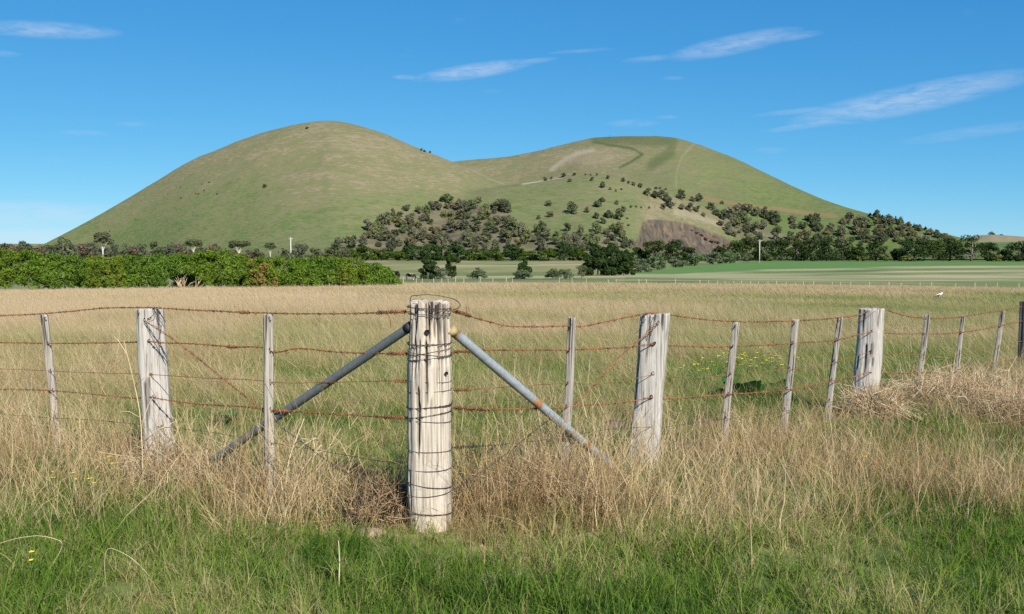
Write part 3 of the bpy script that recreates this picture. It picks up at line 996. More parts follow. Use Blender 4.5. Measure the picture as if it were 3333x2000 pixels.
def wrap_path(pyl, pyr, turns=1.0, sag=0.0, step=.006):
    """one turn of wire round the corner post; pyl, pyr: heights where it crosses the post's two edges"""
    zl = at(1330, pyl, YC - .06)[2]; zr = at(1468, pyr, YC - .06)[2]
    th = np.linspace(0, 2 * math.pi * turns, int(130 * turns))
    u = (np.cos(th) + 1) / 2
    z = zl + (zr - zl) * u - sag * np.maximum(-np.sin(th), 0)
    # front half is at negative y
    sq = 2.6
    base = (np.abs(np.cos(th - .12)) ** sq + np.abs(np.sin(th - .12)) ** sq) ** (-1 / sq)
    rr = corner_radius(z) * base * 1.01 + .0045
    sl = (z - CORNER_B[2]) / (CORNER_T[2] - CORNER_B[2])
    ax = CORNER_B + sl[:, None] * (CORNER_T - CORNER_B)
    P = np.stack([ax[:, 0] + rr * np.cos(th), ax[:, 1] + rr * np.sin(th), z], -1)
    s = np.concatenate([[0], np.cumsum(np.linalg.norm(np.diff(P, axis=0), axis=1))])
    return P, s


def wire(label, line, pts, barbed, wraps, seed, r=.0021, offs=0.0, mat=None, knots=()):
    pts = np.array(pts, float)
    y = line_depth(line, pts[:, 0]) + (pts[:, 2] if pts.shape[1] > 2 else 0) + offs
    P = at(pts[:, 0], pts[:, 1], y)
    P, s = smooth_path(P)
    base = P[np.argmin(P[:, 2])]
    name = 'barbed_wire' if barbed else 'plain_wire'
    o = thing(name, label, 'fence wire', P[0], 'wires of the fence')
    mat = mat or RUST
    g = Geo(); strand_geo(g, P, s, r, barbed, seed=seed)
    link('strand', g.mesh('strand', [mat], True, P[0]), o)
    if barbed:
        g = Geo(); barb_geo(g, P, s, .088, seed)
        link('barbs', g.mesh('barbs', [mat], False, P[0]), o, kind='stuff')
    for (kx0, kx1) in knots:                       # tight lashings where an end is wound back on the wire
        pxs, _ = project(P[:, 0], P[:, 1], P[:, 2])
        m = (pxs > kx0) & (pxs < kx1)
        if m.sum() < 4: continue
        Pk = P[m]; sk = s[m]
        T_, N_, B_ = frame(Pk)
        n = len(Pk) * 6
        f = np.linspace(0, len(Pk) - 1.001, n); i = f.astype(int); w = (f - i)[:, None]
        C = Pk[i] * (1 - w) + Pk[np.minimum(i + 1, len(Pk) - 1)] * w
        ph = f * 2 * math.pi * .9
        rr = (.0062 + .004 * vnoise(f * .7, f * 0, seed + 3))[:, None]
        g = Geo(); g.tube(C + rr * (np.cos(ph)[:, None] * N_[i] + np.sin(ph)[:, None] * B_[i]), .0019, 4)
        if barbed: barb_geo(g, Pk, sk - sk[0], .035, seed + 77)
        link('lashing', g.mesh('lashing', [mat], False, P[0]), o)
    for k, (a, b, bar, sag) in enumerate(wraps):
        Pw, sw = wrap_path(a, b, 1.0, sag)
        g = Geo(); strand_geo(g, Pw, sw, .0014, bar, pitch=.06, seed=seed + k + 40)
        if bar: barb_geo(g, Pw, sw, .075, seed + 9 + k, .65)
        link('wire_wrap', g.mesh('wire_wrap', [DARKWIRE], False, P[0]), o)
    return o


E = -.075
L1 = [(-560, 1040), (-300, 1036), (0, 1028), (135, 1022), (240, 1013), (330, 1004), (490, 1002), (600, 1008), (720, 1014), (875, 1020), (1000, 1022), (1150, 1021), (1280, 1016), (1332, 1014)]
wire('topmost rusty barbed wire of the stretch with the dark pipe brace', LINE_L, L1, True, [(1001, 1007, True, .0), (1018, 1024, False, .004)], 1, knots=((1225, 1325), (780, 812)))
L2 = [(-560, 1108), (-300, 1112), (0, 1115), (150, 1118), (440, 1114), (484, 1112, ), (500, 1114), (640, 1120), (760, 1130), (860, 1134), (890, 1146), (960, 1136), (1100, 1146), (1200, 1150), (1332, 1152)]
L2 = [(*p[:2], -.07 if p[0] in (484, 500) else 0) for p in L2]
wire('second rusty barbed wire down, on the stretch with the dark pipe brace', LINE_L, L2, True, [(1122, 1118, True, .0), (1145, 1161, False, .0), (1172, 1154, True, .006)], 2, knots=((1255, 1325), (735, 770)))
L3 = [(-560, 1180), (0, 1201), (150, 1207), (300, 1214), (440, 1218), (492, 1220), (510, 1221), (700, 1233), (855, 1240), (885, 1244), (1100, 1244), (1260, 1241), (1328, 1240)]
L3 = [(*p[:2], -.068 if p[0] in (492, 510) else 0) for p in L3]
wire('plain wire third from the top, on the stretch with the dark pipe brace', LINE_L, L3, False, [(1240, 1243, False, .0)], 3, r=.0019, knots=((1285, 1325),))
L4 = [(-560, 1235), (0, 1267), (130, 1270), (300, 1283), (440, 1297), (500, 1294), (515, 1298), (620, 1313), (830, 1328), (890, 1335), (1000, 1343), (1150, 1352), (1260, 1358), (1326, 1362)]
L4 = [(*p[:2], -.07 if p[0] in (500, 515) else 0) for p in L4]
wire('rusty barbed wire fourth from the top, on the stretch with the dark pipe brace', LINE_L, L4, True, [(1362, 1338, True, .0), (1366, 1373, False, .0)], 4, knots=((1245, 1322), (890, 935)))
L5 = [(-560, 1310), (0, 1348), (180, 1362), (310, 1368), (520, 1389), (700, 1410), (880, 1441), (1000, 1461), (1100, 1478), (1250, 1502), (1326, 1505)]
wire('lowest dark plain wire of the stretch with the dark pipe brace', LINE_L, L5, False, [(1522, 1519, False, .012)], 5, r=.0019, mat=DARKWIRE, knots=((1270, 1312),))
R1 = [(1464, 1012), (1490, 1016), (1530, 1030), (1570, 1042), (1640, 1060), (1740, 1064), (1850, 1062), (1885, 1064), (1950, 1052), (2010, 1040), (2080, 1026), (2120, 1019), (2180, 1026), (2270, 1038), (2390, 1047), (2480, 1048), (2600, 1044),
      (2680, 1040), (2735, 1034), (2790, 1027), (2840, 1008), (2870, 1004), (2900, 1015), (2960, 1031), (3020, 1036), (3120, 1033), (3200, 1020), (3265, 1011), (3333, 998), (3560, 985)]
wire('topmost rusty barbed wire, sagging past the galvanised brace', LINE_R, R1, True, [(1024, 1020, False, .0)], 6, knots=((1470, 1532),))
R2 = [(1468, 1147), (1560, 1141), (1700, 1140), (1850, 1140), (1960, 1135), (2060, 1130), (2130, 1121, -.07), (2165, 1125), (2200, 1126), (2330, 1130), (2390, 1128), (2520, 1122), (2600, 1116), (2720, 1108), (2790, 1092), (2842, 1079, -.1), (2875, 1084),
      (2920, 1087), (3000, 1087), (3070, 1087), (3150, 1080), (3250, 1062), (3333, 1045), (3560, 1030)]
R2 = [p if len(p) == 3 else (*p, 0) for p in R2]
wire('second rusty barbed wire down, crossing the galvanised brace', LINE_R, R2, True, [(1160, 1134, False, .0)], 7, knots=((1475, 1580),))
R3 = [(1470, 1271), (1560, 1267), (1700, 1257), (1850, 1248), (1950, 1250), (2060, 1235), (2126, 1220, -.07), (2160, 1226), (2200, 1229), (2300, 1228), (2380, 1218), (2480, 1212), (2570, 1203), (2700, 1185), (2750, 1170), (2836, 1147, -.1), (2870, 1152), (2920, 1155),
      (3000, 1155), (3200, 1135), (3333, 1110), (3560, 1080)]
R3 = [p if len(p) == 3 else (*p, 0) for p in R3]
wire('plain wire third from the top, crossing the galvanised brace', LINE_R, R3, False, [(1276, 1270, False, .0)], 8, r=.0019, knots=((1475, 1530),))
R4 = [(1470, 1327), (1560, 1333), (1700, 1332), (1830, 1327), (1870, 1322), (2050, 1308), (2121, 1295, -.07), (2155, 1298), (2250, 1295), (2370, 1284), (2450, 1280), (2560, 1270), (2700, 1243), (2760, 1232), (2830, 1213, -.1), (2865, 1216), (2950, 1215), (3100, 1205), (3333, 1165), (3560, 1130)]
R4 = [p if len(p) == 3 else (*p, 0) for p in R4]
wire('rusty barbed wire fourth from the top, crossing the galvanised brace', LINE_R, R4, True, [(1330, 1317, True, .0), (1327, 1322, False, .0)], 9, knots=((1475, 1600),))
R5 = [(1470, 1458), (1600, 1450), (1700, 1440), (1830, 1425), (1950, 1402), (2116, 1391, -.07), (2150, 1392), (2250, 1378), (2360, 1365), (2550, 1340), (2700, 1310), (2830, 1285), (3100, 1255), (3333, 1215)]
R5 = [p if len(p) == 3 else (*p, 0) for p in R5]
wire('lowest dark plain wire, passing under the galvanised brace', LINE_R, R5, False, [(1462, 1465, False, .005), (1601, 1591, False, .02)], 10, r=.0019, mat=DARKWIRE, knots=((1480, 1560),))


# --- twisted brace wires running from a post head down to the foot of the corner post
def brace_wire(label, pts, wraps, seed, mat, cut_px):
    P = np.array([at(a, b, c) for a, b, c in pts])
    P, s = smooth_path(P)
    o = thing('brace_wire', label, 'fence wire', P[-1], 'twisted brace wires')
    pxs = project(P[:, 0], P[:, 1], P[:, 2])[0]
    cut = int(np.argmin(np.abs(pxs - cut_px)))
    for (i0, i1, rr, mt) in ((0, cut + 1, .0024, mat), (cut, len(P), .0017, DARKWIRE)):     # rusty above, tarnished where it runs through the grass
        g = Geo(); strand_geo(g, P[i0:i1], s[i0:i1], rr, True, .16, seed)
        link('strand', g.mesh('strand', [mt], True, P[-1]), o)
    for k, (a, b, bar, sag) in enumerate(wraps):
        Pw, sw = wrap_path(a, b, 1.0, sag)
        g = Geo(); strand_geo(g, Pw, sw, .002, bar, seed=seed + k)
        link('wire_wrap', g.mesh('wire_wrap', [DARKWIRE], False, P[-1]), o)
    return o


brace_wire('rusty twisted brace wire slanting from the pale grey post head to the corner post foot',
           [(470, 1044, 6.47), (560, 1102, 6.33), (700, 1212, 6.05), (845, 1330, 5.78), (900, 1378, 5.68), (1000, 1452, 5.5), (1110, 1530, 5.33), (1250, 1580, 5.15), (1328, 1572, 5.1)], [(1561, 1582, False, .012)], 21, RUST, 870)
brace_wire('rusty twisted brace wire slanting from the cracked slab post head to the corner post foot',
           [(2142, 1056, 6.42), (2000, 1178, 6.2), (1900, 1290, 5.98), (1868, 1312, 5.92), (1750, 1395, 5.65), (1620, 1500, 5.35), (1470, 1600, 5.1)], [(1656, 1668, False, .006)], 22, RUST, 1850)

# --- loose ties hanging on the strainer posts
def tie(label, pts, mat=DARKWIRE, r=.0018, y0=None):
    P = np.array([at(a, b, c) for a, b, c in pts])
    P, s = smooth_path(P, .008)
    g = Geo(); g.tube(P, r, 5)
    return thing('tie_wire', label, 'wire tie', P[0], 'loose tie wires', g.mesh('tie_wire', [mat], True, P[0]))


tie('dark looped tie wire hanging down the face of the pale grey post', [(500, 1003, 6.5), (515, 1030, 6.46), (526, 1040, 6.455), (520, 1090, 6.45), (527, 1140, 6.45), (543, 1168, 6.46), (500, 1090, 6.45), (472, 1046, 6.46)])
tie('short dark tie wire knotted at the top edge of the pale grey post', [(486, 1036, 6.46), (505, 1020, 6.45), (496, 1003, 6.5), (520, 1018, 6.455), (540, 1050, 6.48)])
tie('dark tie wire looped over the head of the cracked slab post', [(2140, 1052, 6.42), (2120, 1062, 6.41), (2118, 1095, 6.41), (2128, 1050, 6.41), (2120, 1018, 6.5), (2098, 1030, 6.43), (2090, 1060, 6.43), (2068, 1088, 6.45)])
tie('dark tie wire twisted along the top of the bulging grey post', [(2792, 1052, 9.1), (2820, 1035, 9.08), (2850, 1012, 9.1), (2872, 1004, 9.2)])
tie('rusty wire tail dangling from the lashing before the corner post', [(1262, 1018, 5.16), (1268, 1032, 5.15), (1271, 1045, 5.15), (1272, 1068, 5.15)], RUST, .0024)
tie('rusty wire end sticking up past the corner post', [(1517, 1027, 5.2), (1519, 1010, 5.2), (1518, 993, 5.2)], RUST)
# hoop of fine wire standing over the corner post
hp = [(1338, 1020, 5.06), (1335, 985, 5.05), (1337, 968, 5.08), (1360, 962, 5.16), (1400, 960, 5.24), (1440, 965, 5.26), (1475, 974, 5.24), (1494, 986, 5.17), (1498, 995, 5.12), (1490, 1004, 5.08), (1476, 1008, 5.06), (1462, 1010, 5.06)]
P, s = smooth_path(np.array([at(*q) for q in hp]), .006)
g = Geo(); g.tube(P, .0023, 6)
thing('wire_hoop', 'thin rusty wire hoop arching over the top of the corner post', 'wire hoop', P[0], None, g.mesh('wire_hoop', [DARKWIRE], True, P[0]))

# staples on the droppers where each wire passes
ROWS_R = [R1, R2, R3, R4, R5]; ROWS_L = [L1, L2, L3, L4, L5]
for (o, xt, yt, xb, yb, y) in DROP_O:
    rows = ROWS_L if xt < 1400 else ROWS_R
    for row in rows[:5 if y < 9 else 2]:
        a = np.array([p[:2] for p in row], float)
        py = float(np.interp(xt, a[:, 0], a[:, 1])); py = max(py, yt + 14)
        px = xt + (xb - xt) * (py - yt) / (yb - yt)
        staple_part(o, px + (4 if xt < 1400 else -3), py, y - .024, .022, .35 if xt > 1400 else -.3)

# ================================================================== trees, hedge, animals, poles
def foliage_mat(name, dark, light, trans=.25):
    """leaf colour varies by leaf ('shade') and by plant (object colour)"""
    m, nt = new_mat(name)
    s = attr(nt, 'shade')
    oi = nd(nt, 'ShaderNodeObjectInfo')
    c = ramp(nt, s, [(0.0, dark), (1.0, light)])
    c = mix_col(nt, 1.0, c, oi.outputs['Color'], 'MULTIPLY')
    leaf_shader(nt, c, trans)
    return m


def bark_mat(name, a, b):
    m, nt = new_mat(name)
    tc = nd(nt, 'ShaderNodeTexCoord')
    n = noise(nt, scaled(nt, tc.outputs['Object'], (3, 3, .8)), 2.0, 4, .6)
    finish(nt, ramp(nt, n, [(.35, a), (.65, b)]), .95, n, .4, .05)
    return m


BARK = bark_mat('grey_bark', (.09, .075, .06), (.20, .17, .14))
BARK_PALE = bark_mat('pale_gum_bark', (.42, .38, .33), (.62, .58, .52))
SCRUB = foliage_mat('scrub_foliage', (.10, .108, .064), (.225, .225, .145))
PINE = foliage_mat('pine_foliage', (.013, .026, .009), (.046, .074, .022), .1)
GUM = foliage_mat('gum_foliage', (.06, .07, .036), (.15, .16, .085))
HEDGE = foliage_mat('hedge_foliage', (.045, .098, .012), (.215, .31, .042), .3)
DEAD = foliage_mat('dead_foliage', (.19, .135, .04), (.36, .27, .09), .2)
OLIVE = foliage_mat('olive_shrub_foliage', (.075, .095, .05), (.18, .205, .125))
BRACKEN = foliage_mat('brown_brush_foliage', (.105, .082, .055), (.21, .165, .115))


def leaves(centres, radii, n, size, r, outward=.9, squash=.85, fill=.35, elong=1.0):
    """n small leaf-spray faces spread through overlapping clumps; returns vertices, quads and a shade per vertex"""
    C = np.asarray(centres, float); Rr = np.asarray(radii, float)
    if Rr.ndim == 1: Rr = np.stack([Rr, Rr, Rr * squash], -1)
    wgt = (Rr.prod(1)) ** (2 / 3); wgt /= wgt.sum()
    k = r.choice(len(C), n, p=wgt)
    d = r.normal(size=(n, 3)); d /= np.linalg.norm(d, axis=1)[:, None]
    rad = (fill + (1 - fill) * r.random(n)) ** .5
    P = C[k] + d * Rr[k] * rad[:, None]
    nrm_ = d * outward + r.normal(size=(n, 3)) * .38 + np.array([0, 0, .2])
    nrm_ /= np.linalg.norm(nrm_, axis=1)[:, None]
    u = np.cross(nrm_, r.normal(size=(n, 3))); u /= np.linalg.norm(u, axis=1)[:, None] + 1e-9
    v = np.cross(nrm_, u)
    s = size * r.uniform(.55, 1.35, n)[:, None]
    a = u * s * elong; b = v * s * .62
    V = np.stack([P - a, P - b * 1.0 + nrm_ * s * .15, P + a, P + b - nrm_ * s * .15], 1).reshape(-1, 3)
    Q = np.arange(4 * n).reshape(-1, 4)
    sh = np.clip(.5 + .13 * r.normal(size=n) + .5 * (vnoise(C[k][:, 0] * 9.1, C[k][:, 2] * 7.3, 3) - .5), 0, 1)
    return V, Q, np.repeat(sh, 4)


def crown_mesh(name, mat, clumps, n, size, seed, **kw):
    r = np.random.default_rng(seed)
    c = np.array([q[:3] for q in clumps], float); rr = np.array([q[3] for q in clumps], float)
    V, Q, sh = leaves(c, rr, n, size, r, **kw)
    return make_mesh(name, V, Q, {'shade': sh}, False, [mat])


def clump_ball(r, n, w=.5, h0=.2, h1=1.0, rc=.2, shape='round'):
    out = []
    for _ in range(n):
        u = r.random()
        z = h0 + (h1 - h0) * u
        if shape == 'round': ww = w * math.sqrt(max(.05, 1 - ((u - .42) / .68) ** 2))
        elif shape == 'full': ww = w * (1 - .2 * u) * math.sqrt(max(.05, 1 - max(0, (u - .5) / .62) ** 2))
        elif shape == 'cone': ww = w * (1.02 - u) ** .8
        else: ww = w * (.55 + .45 * u)
        a = r.uniform(0, 2 * math.pi); q = math.sqrt(r.random()) * ww
        out.append((q * math.cos(a), q * math.sin(a), z, rc * r.uniform(.65, 1.25) * (1 if shape != 'cone' else (1.15 - .7 * u))))
    return out


def tree_mesh_one(name, mat, seed, n_leaf, size, nc, shape='round', w=.36, rc=.16, trunk=.3, bark=None):
    """small far tree: crown and short stem in one mesh, unit width"""
    r = np.random.default_rng(seed)
    cl = clump_ball(r, nc, w, .13, .84, rc, shape)
    V, Q, sh = leaves([c[:3] for c in cl], [c[3] for c in cl], n_leaf, size, r)
    g = Geo()
    for k in range(2):
        a = r.uniform(0, 6.28)
        g.tube(np.array([[.03 * k, 0, -.08], [.02 + .04 * math.cos(a), .04 * math.sin(a), .25], [.16 * math.cos(a), .16 * math.sin(a), .55]]), [.035, .025, .01], 5)
    tv = np.concatenate(g.V); tq = np.concatenate(g.Q); tt = np.concatenate(g.T)
    Vall = np.concatenate([V, tv])
    return make_mesh(name, Vall, [Q, tq + len(V), tt + len(V)], {'shade': np.concatenate([sh, np.zeros(len(tv))])}, False, [mat, bark or BARK],
                     np.concatenate([np.zeros(len(Q)), np.ones(len(tq) + len(tt))]))


SCRUB_M = [tree_mesh_one('scrub_tree', SCRUB, 200 + k, 700, .060, 16 + k % 5, ['round', 'round', 'full'][k % 3], .32, .165) for k in range(7)]
FIR_M = [tree_mesh_one('fir_tree', PINE, 230 + k, 500, .085, 12, 'cone', .34, .15) for k in range(3)]

TINTS = dict(grey=(1.0, .98, .95), dark=(.62, .72, .62), green=(.85, 1.05, .68), brown=(1.12, .94, .80), rust=(1.25, .82, .60), olive=(1.08, 1.10, .78))
TW = ['grey'] * 6 + ['dark'] * 4 + ['green'] * 3 + ['olive'] * 3 + ['brown']
NAMEW = dict(grey='grey-green', dark='dark green', green='mid green', brown='brownish', rust='rust-brown', olive='olive')


def hill_tree(px, py, w, label, group, tint='grey', mesh=None, rs=None, hgt=1.0, name='scrub_tree'):
    """py: pixel row of the foot of the tree"""
    h = hill_hit(px, py)
    if h is None: return None
    rs = rs or random
    o = thing(name, label, 'tree', h - np.array([0, 0, .3]), group, mesh or rs.choice(SCRUB_M))
    s = .92 * w / F * h[1]
    o.scale = (s, s, s * .84 * hgt * rs.uniform(.85, 1.15))
    o.rotation_euler = (0, 0, rs.uniform(0, 6.28))
    b = rs.uniform(.85, 1.15)
    o.color = (*[c * b for c in TINTS[tint]], 1)
    return o


RS = random.Random(5)


def zoom2(x, y, w):   # pixel coordinates read from an enlarged crop
    return 1633 + x * .6874, 380 + y * .6874, w * .6874


def scatter_poly(poly, n, wmin, wmax, label, group, tints, seed, mind=14, fade=None):
    r = random.Random(seed)
    xs = [p[0] for p in poly]; ys = [p[1] for p in poly]
    pts = []; tries = 0
    while len(pts) < n and tries < n * 60:
        tries += 1
        x = r.uniform(min(xs), max(xs)); y = r.uniform(min(ys), max(ys))
        if not in_poly(np.array([x]), np.array([y]), np.array(poly, float))[0]: continue
        if any((x - a) ** 2 + ((y - b) * 1.5) ** 2 < mind ** 2 for a, b in pts): continue
        pts.append((x, y))
    for x, y in sorted(pts, key=lambda p: p[1]):
        t = r.choice(tints)
        hv = r.choice([.75, .85, .95, 1.0, 1.1, 1.3])
        w_ = r.uniform(wmin, wmax); f_ = (w_ - wmin) / (wmax - wmin); v_ = (y - min(ys)) / (max(ys) - min(ys))
        sz = 'small' if f_ < .33 else 'large' if f_ > .67 else 'middling'
        where = 'at the upper edge of' if v_ < .33 else 'at the foot of' if v_ > .67 else 'in the middle of'
        hill_tree(x, y, w_, label % (sz + ' ' + NAMEW[t], where), group + ', ' + sz + ' ' + NAMEW[t] + ' ' + where.split()[-2], t, None, r, hv)


scatter_poly(WOODS[0],
             134, 28, 54, '%s scrub tree %s the wood below the left cone', 'wood at the foot of the left cone', TW, 3, 15)
scatter_poly(WOODS[1],
             46, 26, 52, '%s scrub tree %s the belt left of the quarry', 'wood beside the quarry', TW, 4, 17)
scatter_poly(WOODS[2],
             72, 26, 56, '%s scrub tree %s the wood right of the quarry', 'wood right of the quarry', TW, 6, 18)
scatter_poly(WOODS[3],
             50, 20, 40, '%s scrub tree %s the wood on the hill tail', 'wood on the tail of the hill', TW + ['dark', 'brown'], 7, 13)
for k, (x, y) in enumerate([(2832, 700), (2845, 698), (2858, 703), (2872, 706), (2888, 707), (2900, 712), (2915, 716), (2935, 722), (2955, 728), (2975, 733), (2993, 737), (3012, 744), (3030, 751), (3052, 757), (3075, 767), (3095, 774)]):
    hill_tree(x, y + 6, RS.uniform(15, 24), 'small dark conifer on the skyline of the hill tail', 'skyline conifers on the hill tail', 'dark', RS.choice(FIR_M), RS, 1.1, 'fir_tree')

TRACK = [(205, 305, 25), (235, 298, 18), (293, 287, 28), (345, 279, 20), (322, 310, 24), (396, 278, 14), (420, 280, 14), (450, 279, 16), (428, 306, 24), (503, 297, 22), (478, 338, 38), (513, 348, 18), (541, 356, 13), (567, 348, 16), (575, 310, 26), (600, 318, 20), (622, 328, 24), (656, 338, 28)]
for q in TRACK:
    x, y, w = zoom2(*q); hill_tree(x, y, w * 1.15, 'small dark tree in the loose row along the pale track and crest', 'trees along the crest track', RS.choice(['dark', 'grey', 'dark']), None, RS, 1.0, 'crest_tree')
CLUMP = [(690, 378, 50), (720, 385, 55), (755, 390, 60), (785, 410, 60), (800, 436, 60), (765, 443, 36), (730, 345, 20), (750, 346, 18), (777, 348, 16), (905, 404, 36), (935, 405, 45), (850, 442, 40), (890, 450, 50), (925, 454, 45), (955, 475, 28), (990, 445, 54), (1015, 470, 50), (1120, 440, 45), (1160, 460, 60), (1130, 480, 40), (1045, 415, 28), (1050, 490, 55)]
for q in CLUMP:
    x, y, w = zoom2(*q); hill_tree(x, y, w * 1.1, ('small' if w < 25 else 'large' if w > 33 else 'middling') + ' grey-green tree in the ragged clumps above the quarry scar', 'clumps above the quarry' + (', small' if w < 25 else ', large' if w > 33 else ''), RS.choice(['grey', 'dark', 'grey']), None, RS, 1.0, 'hill_tree')
hill_tree(*[v for v in zoom2(848, 395, 62)][:3], 'round dark tree standing alone above the ragged clumps', None, 'dark', SCRUB_M[1], RS)
OPEN = [(223, 425, 40), (230, 478, 40, 'brown'), (335, 460, 66), (405, 455, 36, 'brown'), (455, 428, 52), (478, 405, 42), (447, 484, 42), (545, 418, 30), (575, 452, 38), (510, 480, 60), (550, 492, 62), (612, 433, 17), (637, 433, 17), (660, 433, 15), (697, 437, 17), (190, 543, 64), (312, 545, 46), (175, 488, 25), (450, 520, 40), (480, 510, 40), (535, 548, 50), (600, 520, 16), (595, 488, 14)]
for q in OPEN:
    x, y, w = zoom2(*q[:3]); tnt = q[3] if len(q) > 3 else RS.choice(['grey', 'dark', 'green'])
    hill_tree(x, y, w * 1.12, ('reddish brown' if tnt == 'brown' else 'scattered green') + ' tree dotting the open slope between wood and quarry', 'trees dotting the open slope' + (', brown' if tnt == 'brown' else ''), tnt, None, RS, 1.0, 'hill_tree')
hill_tree(1642, 688, 58, 'large round dark tree at the upper end of the wood', None, 'dark', SCRUB_M[0], RS)
hill_tree(862, 612, 19, 'lone dark bush in the middle of the left cone', None, 'dark', SCRUB_M[3], RS)
hill_tree(998, 420, 16, 'lone dark bush just below the top of the left cone', None, 'dark', SCRUB_M[2], RS)
for x, y in ((1372, 492), (1382, 496), (1400, 499)):
    hill_tree(x, y, 13, 'small dark bush on the skyline of the saddle', 'bushes on the saddle skyline', 'dark', None, RS)
for x, y, w in ((3225, 775, 34), (3255, 777, 26), (3285, 776, 14)):
    t, e = ray(x, y); Y = 2380.0
    o = thing('far_tree', 'distant dark tree on the low rise beyond the hill tail', 'tree', (t * Y, Y, EYE + e * Y - 2), 'trees on the far rise', RS.choice(SCRUB_M))
    o.scale = (w / F * Y,) * 2 + (w / F * Y * .7,); o.color = (*TINTS['dark'], 1)


# ---------------------------------------------------------------- trees with parts, on the plain
def plain_y(py, px=1666):
    """distance at which level ground shows at pixel row py"""
    yy = np.geomspace(8, 1200, 3000); t, e = ray(px, py)
    z = ground_z(t * yy, yy)
    s = EYE + e * yy - z
    i = np.argmax(s <= 0)
    return float(yy[i])


def foot(px, py, y):
    """ground point under a pixel's sight line at distance y, and how far below the sight line it lies"""
    b = at(px, py, y); g_ = float(ground_z(b[0], b[1]))
    d = max(0.0, b[2] - g_); b[2] = g_
    return b, d


def tree(name, label, px, py, w, h, mat, shape, n, seed, group=None, cat='tree', y=None, bark=None, tint=(1, 1, 1), leaf=None, nc=None, trunk=.12, lean=0, h0=.16, rc=None):
    """tree seen w by h pixels large with its foot at pixel (px, py): trunk with limbs and a leafy crown"""
    r = np.random.default_rng(seed)
    y = y or plain_y(py, px)
    b, drop = foot(px, py, y)
    Wm = w / F * y; Hm = h / F * y + drop
    root = thing(name, label, cat, b, group)
    nc = nc or 26
    rc = rc or .155
    h0 = (h0 * (Hm - drop) + .5 * drop) / Hm
    cl = clump_ball(r, nc, .42, h0 + .06, .90, rc, shape)
    sc = np.array([Wm, Wm * .9, Hm])
    C = np.array([c[:3] for c in cl]); Rr = np.array([c[3] for c in cl])
    C = C + np.array([lean, 0, 0]) * C[:, 2:3]
    rad = np.stack([Rr * Wm, Rr * Wm, np.minimum(Rr * Hm * .9, Rr * Wm)], -1)
    V, Q, sh = leaves(C * sc, rad, n, leaf or .045 * (Wm + Hm) / 2, r)
    V[:, 2] = np.maximum(V[:, 2], .02 * Hm)
    cr = link('crown', make_mesh('crown', V, Q, {'shade': sh}, False, [mat]), root)
    cr.color = (*tint, 1)
    g = Geo()
    tr = max(.06, .03 * Wm)
    g.tube(np.array([[0, 0, -.3], [.02 * Wm, 0, Hm * .3], [.03 * Wm, .01 * Wm, Hm * .75]]), [tr, tr * .8, tr * .3], 7)
    for k in range(4):
        c = C[r.integers(len(C))] * sc
        g.tube(np.array([[.02 * Wm, 0, Hm * r.uniform(.15, .4)], c * .6 + np.array([0, 0, Hm * .1]), c]), [tr * .5, tr * .3, tr * .1], 5)
    link('trunk', g.mesh('trunk', [bark or BARK], True), root)
    return root


# conifers and shrubs standing in the near paddock
tree('pine_tree', 'dark round pine beside a taller one in the pale paddock', 1398, 906, 88, 66, PINE, 'full', 3000, 301, y=245, h0=.02)
tree('pine_tree', 'tall dark pine with a ragged leaning crown in the pale paddock', 1470, 905, 62, 78, PINE, 'up', 2200, 302, y=250, h0=.1, tint=(1.15, 1.15, 1.0))
tree('shrub', 'grey-green shrub between the two paired pines', 1437, 906, 56, 36, OLIVE, 'round', 1200, 303, y=243, h0=0, cat='shrub')
tree('shrub', 'rounded grey-green shrub alone in the pale paddock', 1553, 904, 68, 34, OLIVE, 'round', 1700, 304, y=243, h0=0, cat='shrub', tint=(.8, .9, .75))
tree('pine_tree', 'pointed young pine rising from a low shrub', 1708, 903, 66, 68, PINE, 'cone', 2200, 305, y=247, h0=.1, tint=(1.1, 1.15, 1.0))
tree('shrub', 'low grey-green shrub at the foot of the pointed pine', 1700, 904, 80, 26, OLIVE, 'round', 1600, 306, y=243, h0=0, cat='shrub', tint=(.85, .95, .8))
tree('shrub', 'wide low shrub left of the big pine group', 1798, 903, 66, 28, OLIVE, 'round', 1300, 307, y=243, h0=0, cat='shrub', tint=(.72, .85, .65))
tree('shrub', 'paler low shrub touching the wide low shrub', 1842, 903, 60, 27, OLIVE, 'round', 1300, 308, y=245, h0=0, cat='shrub', tint=(.95, 1.0, .9))
tree('small_tree', 'small brownish tree leaning against the big pine group', 1893, 902, 40, 40, OLIVE, 'up', 900, 309, y=246, tint=(1.05, .95, .75))
for k, (x, w, h, yb) in enumerate(((1945, 90, 96, 896), (1990, 86, 100, 894), (2030, 70, 92, 892), (1912, 44, 60, 897))):
    tree('pine_tree', ['dark pine at the near end of the big pine group', 'tallest dark pine in the middle of the big pine group', 'dark pine at the far end of the big pine group', 'short dark pine skirting the big pine group'][k],
         x, yb, w * 1.1, h, PINE, 'full', 3200, 320 + k, y=285, h0=.01, nc=20)
for k, (x, yb, w, h) in enumerate(((2085, 880, 70, 38), (2140, 868, 76, 40), (2200, 866, 66, 34), (2260, 858, 76, 34), (2320, 855, 84, 36), (2375, 852, 60, 30), (2435, 850, 46, 22))):
    tree('shrub', '%s olive shrub in the belt running back from the big pine group' % ['first', 'second', 'third', 'fourth', 'fifth', 'sixth', 'seventh'][k], x, yb, w, h, OLIVE, 'full', 1900, 340 + k, y=330 + 45 * k, h0=0, cat='shrub', tint=(.82, .98, .72) if k % 2 else (.95, 1.0, .9), group='olive shrub belt')
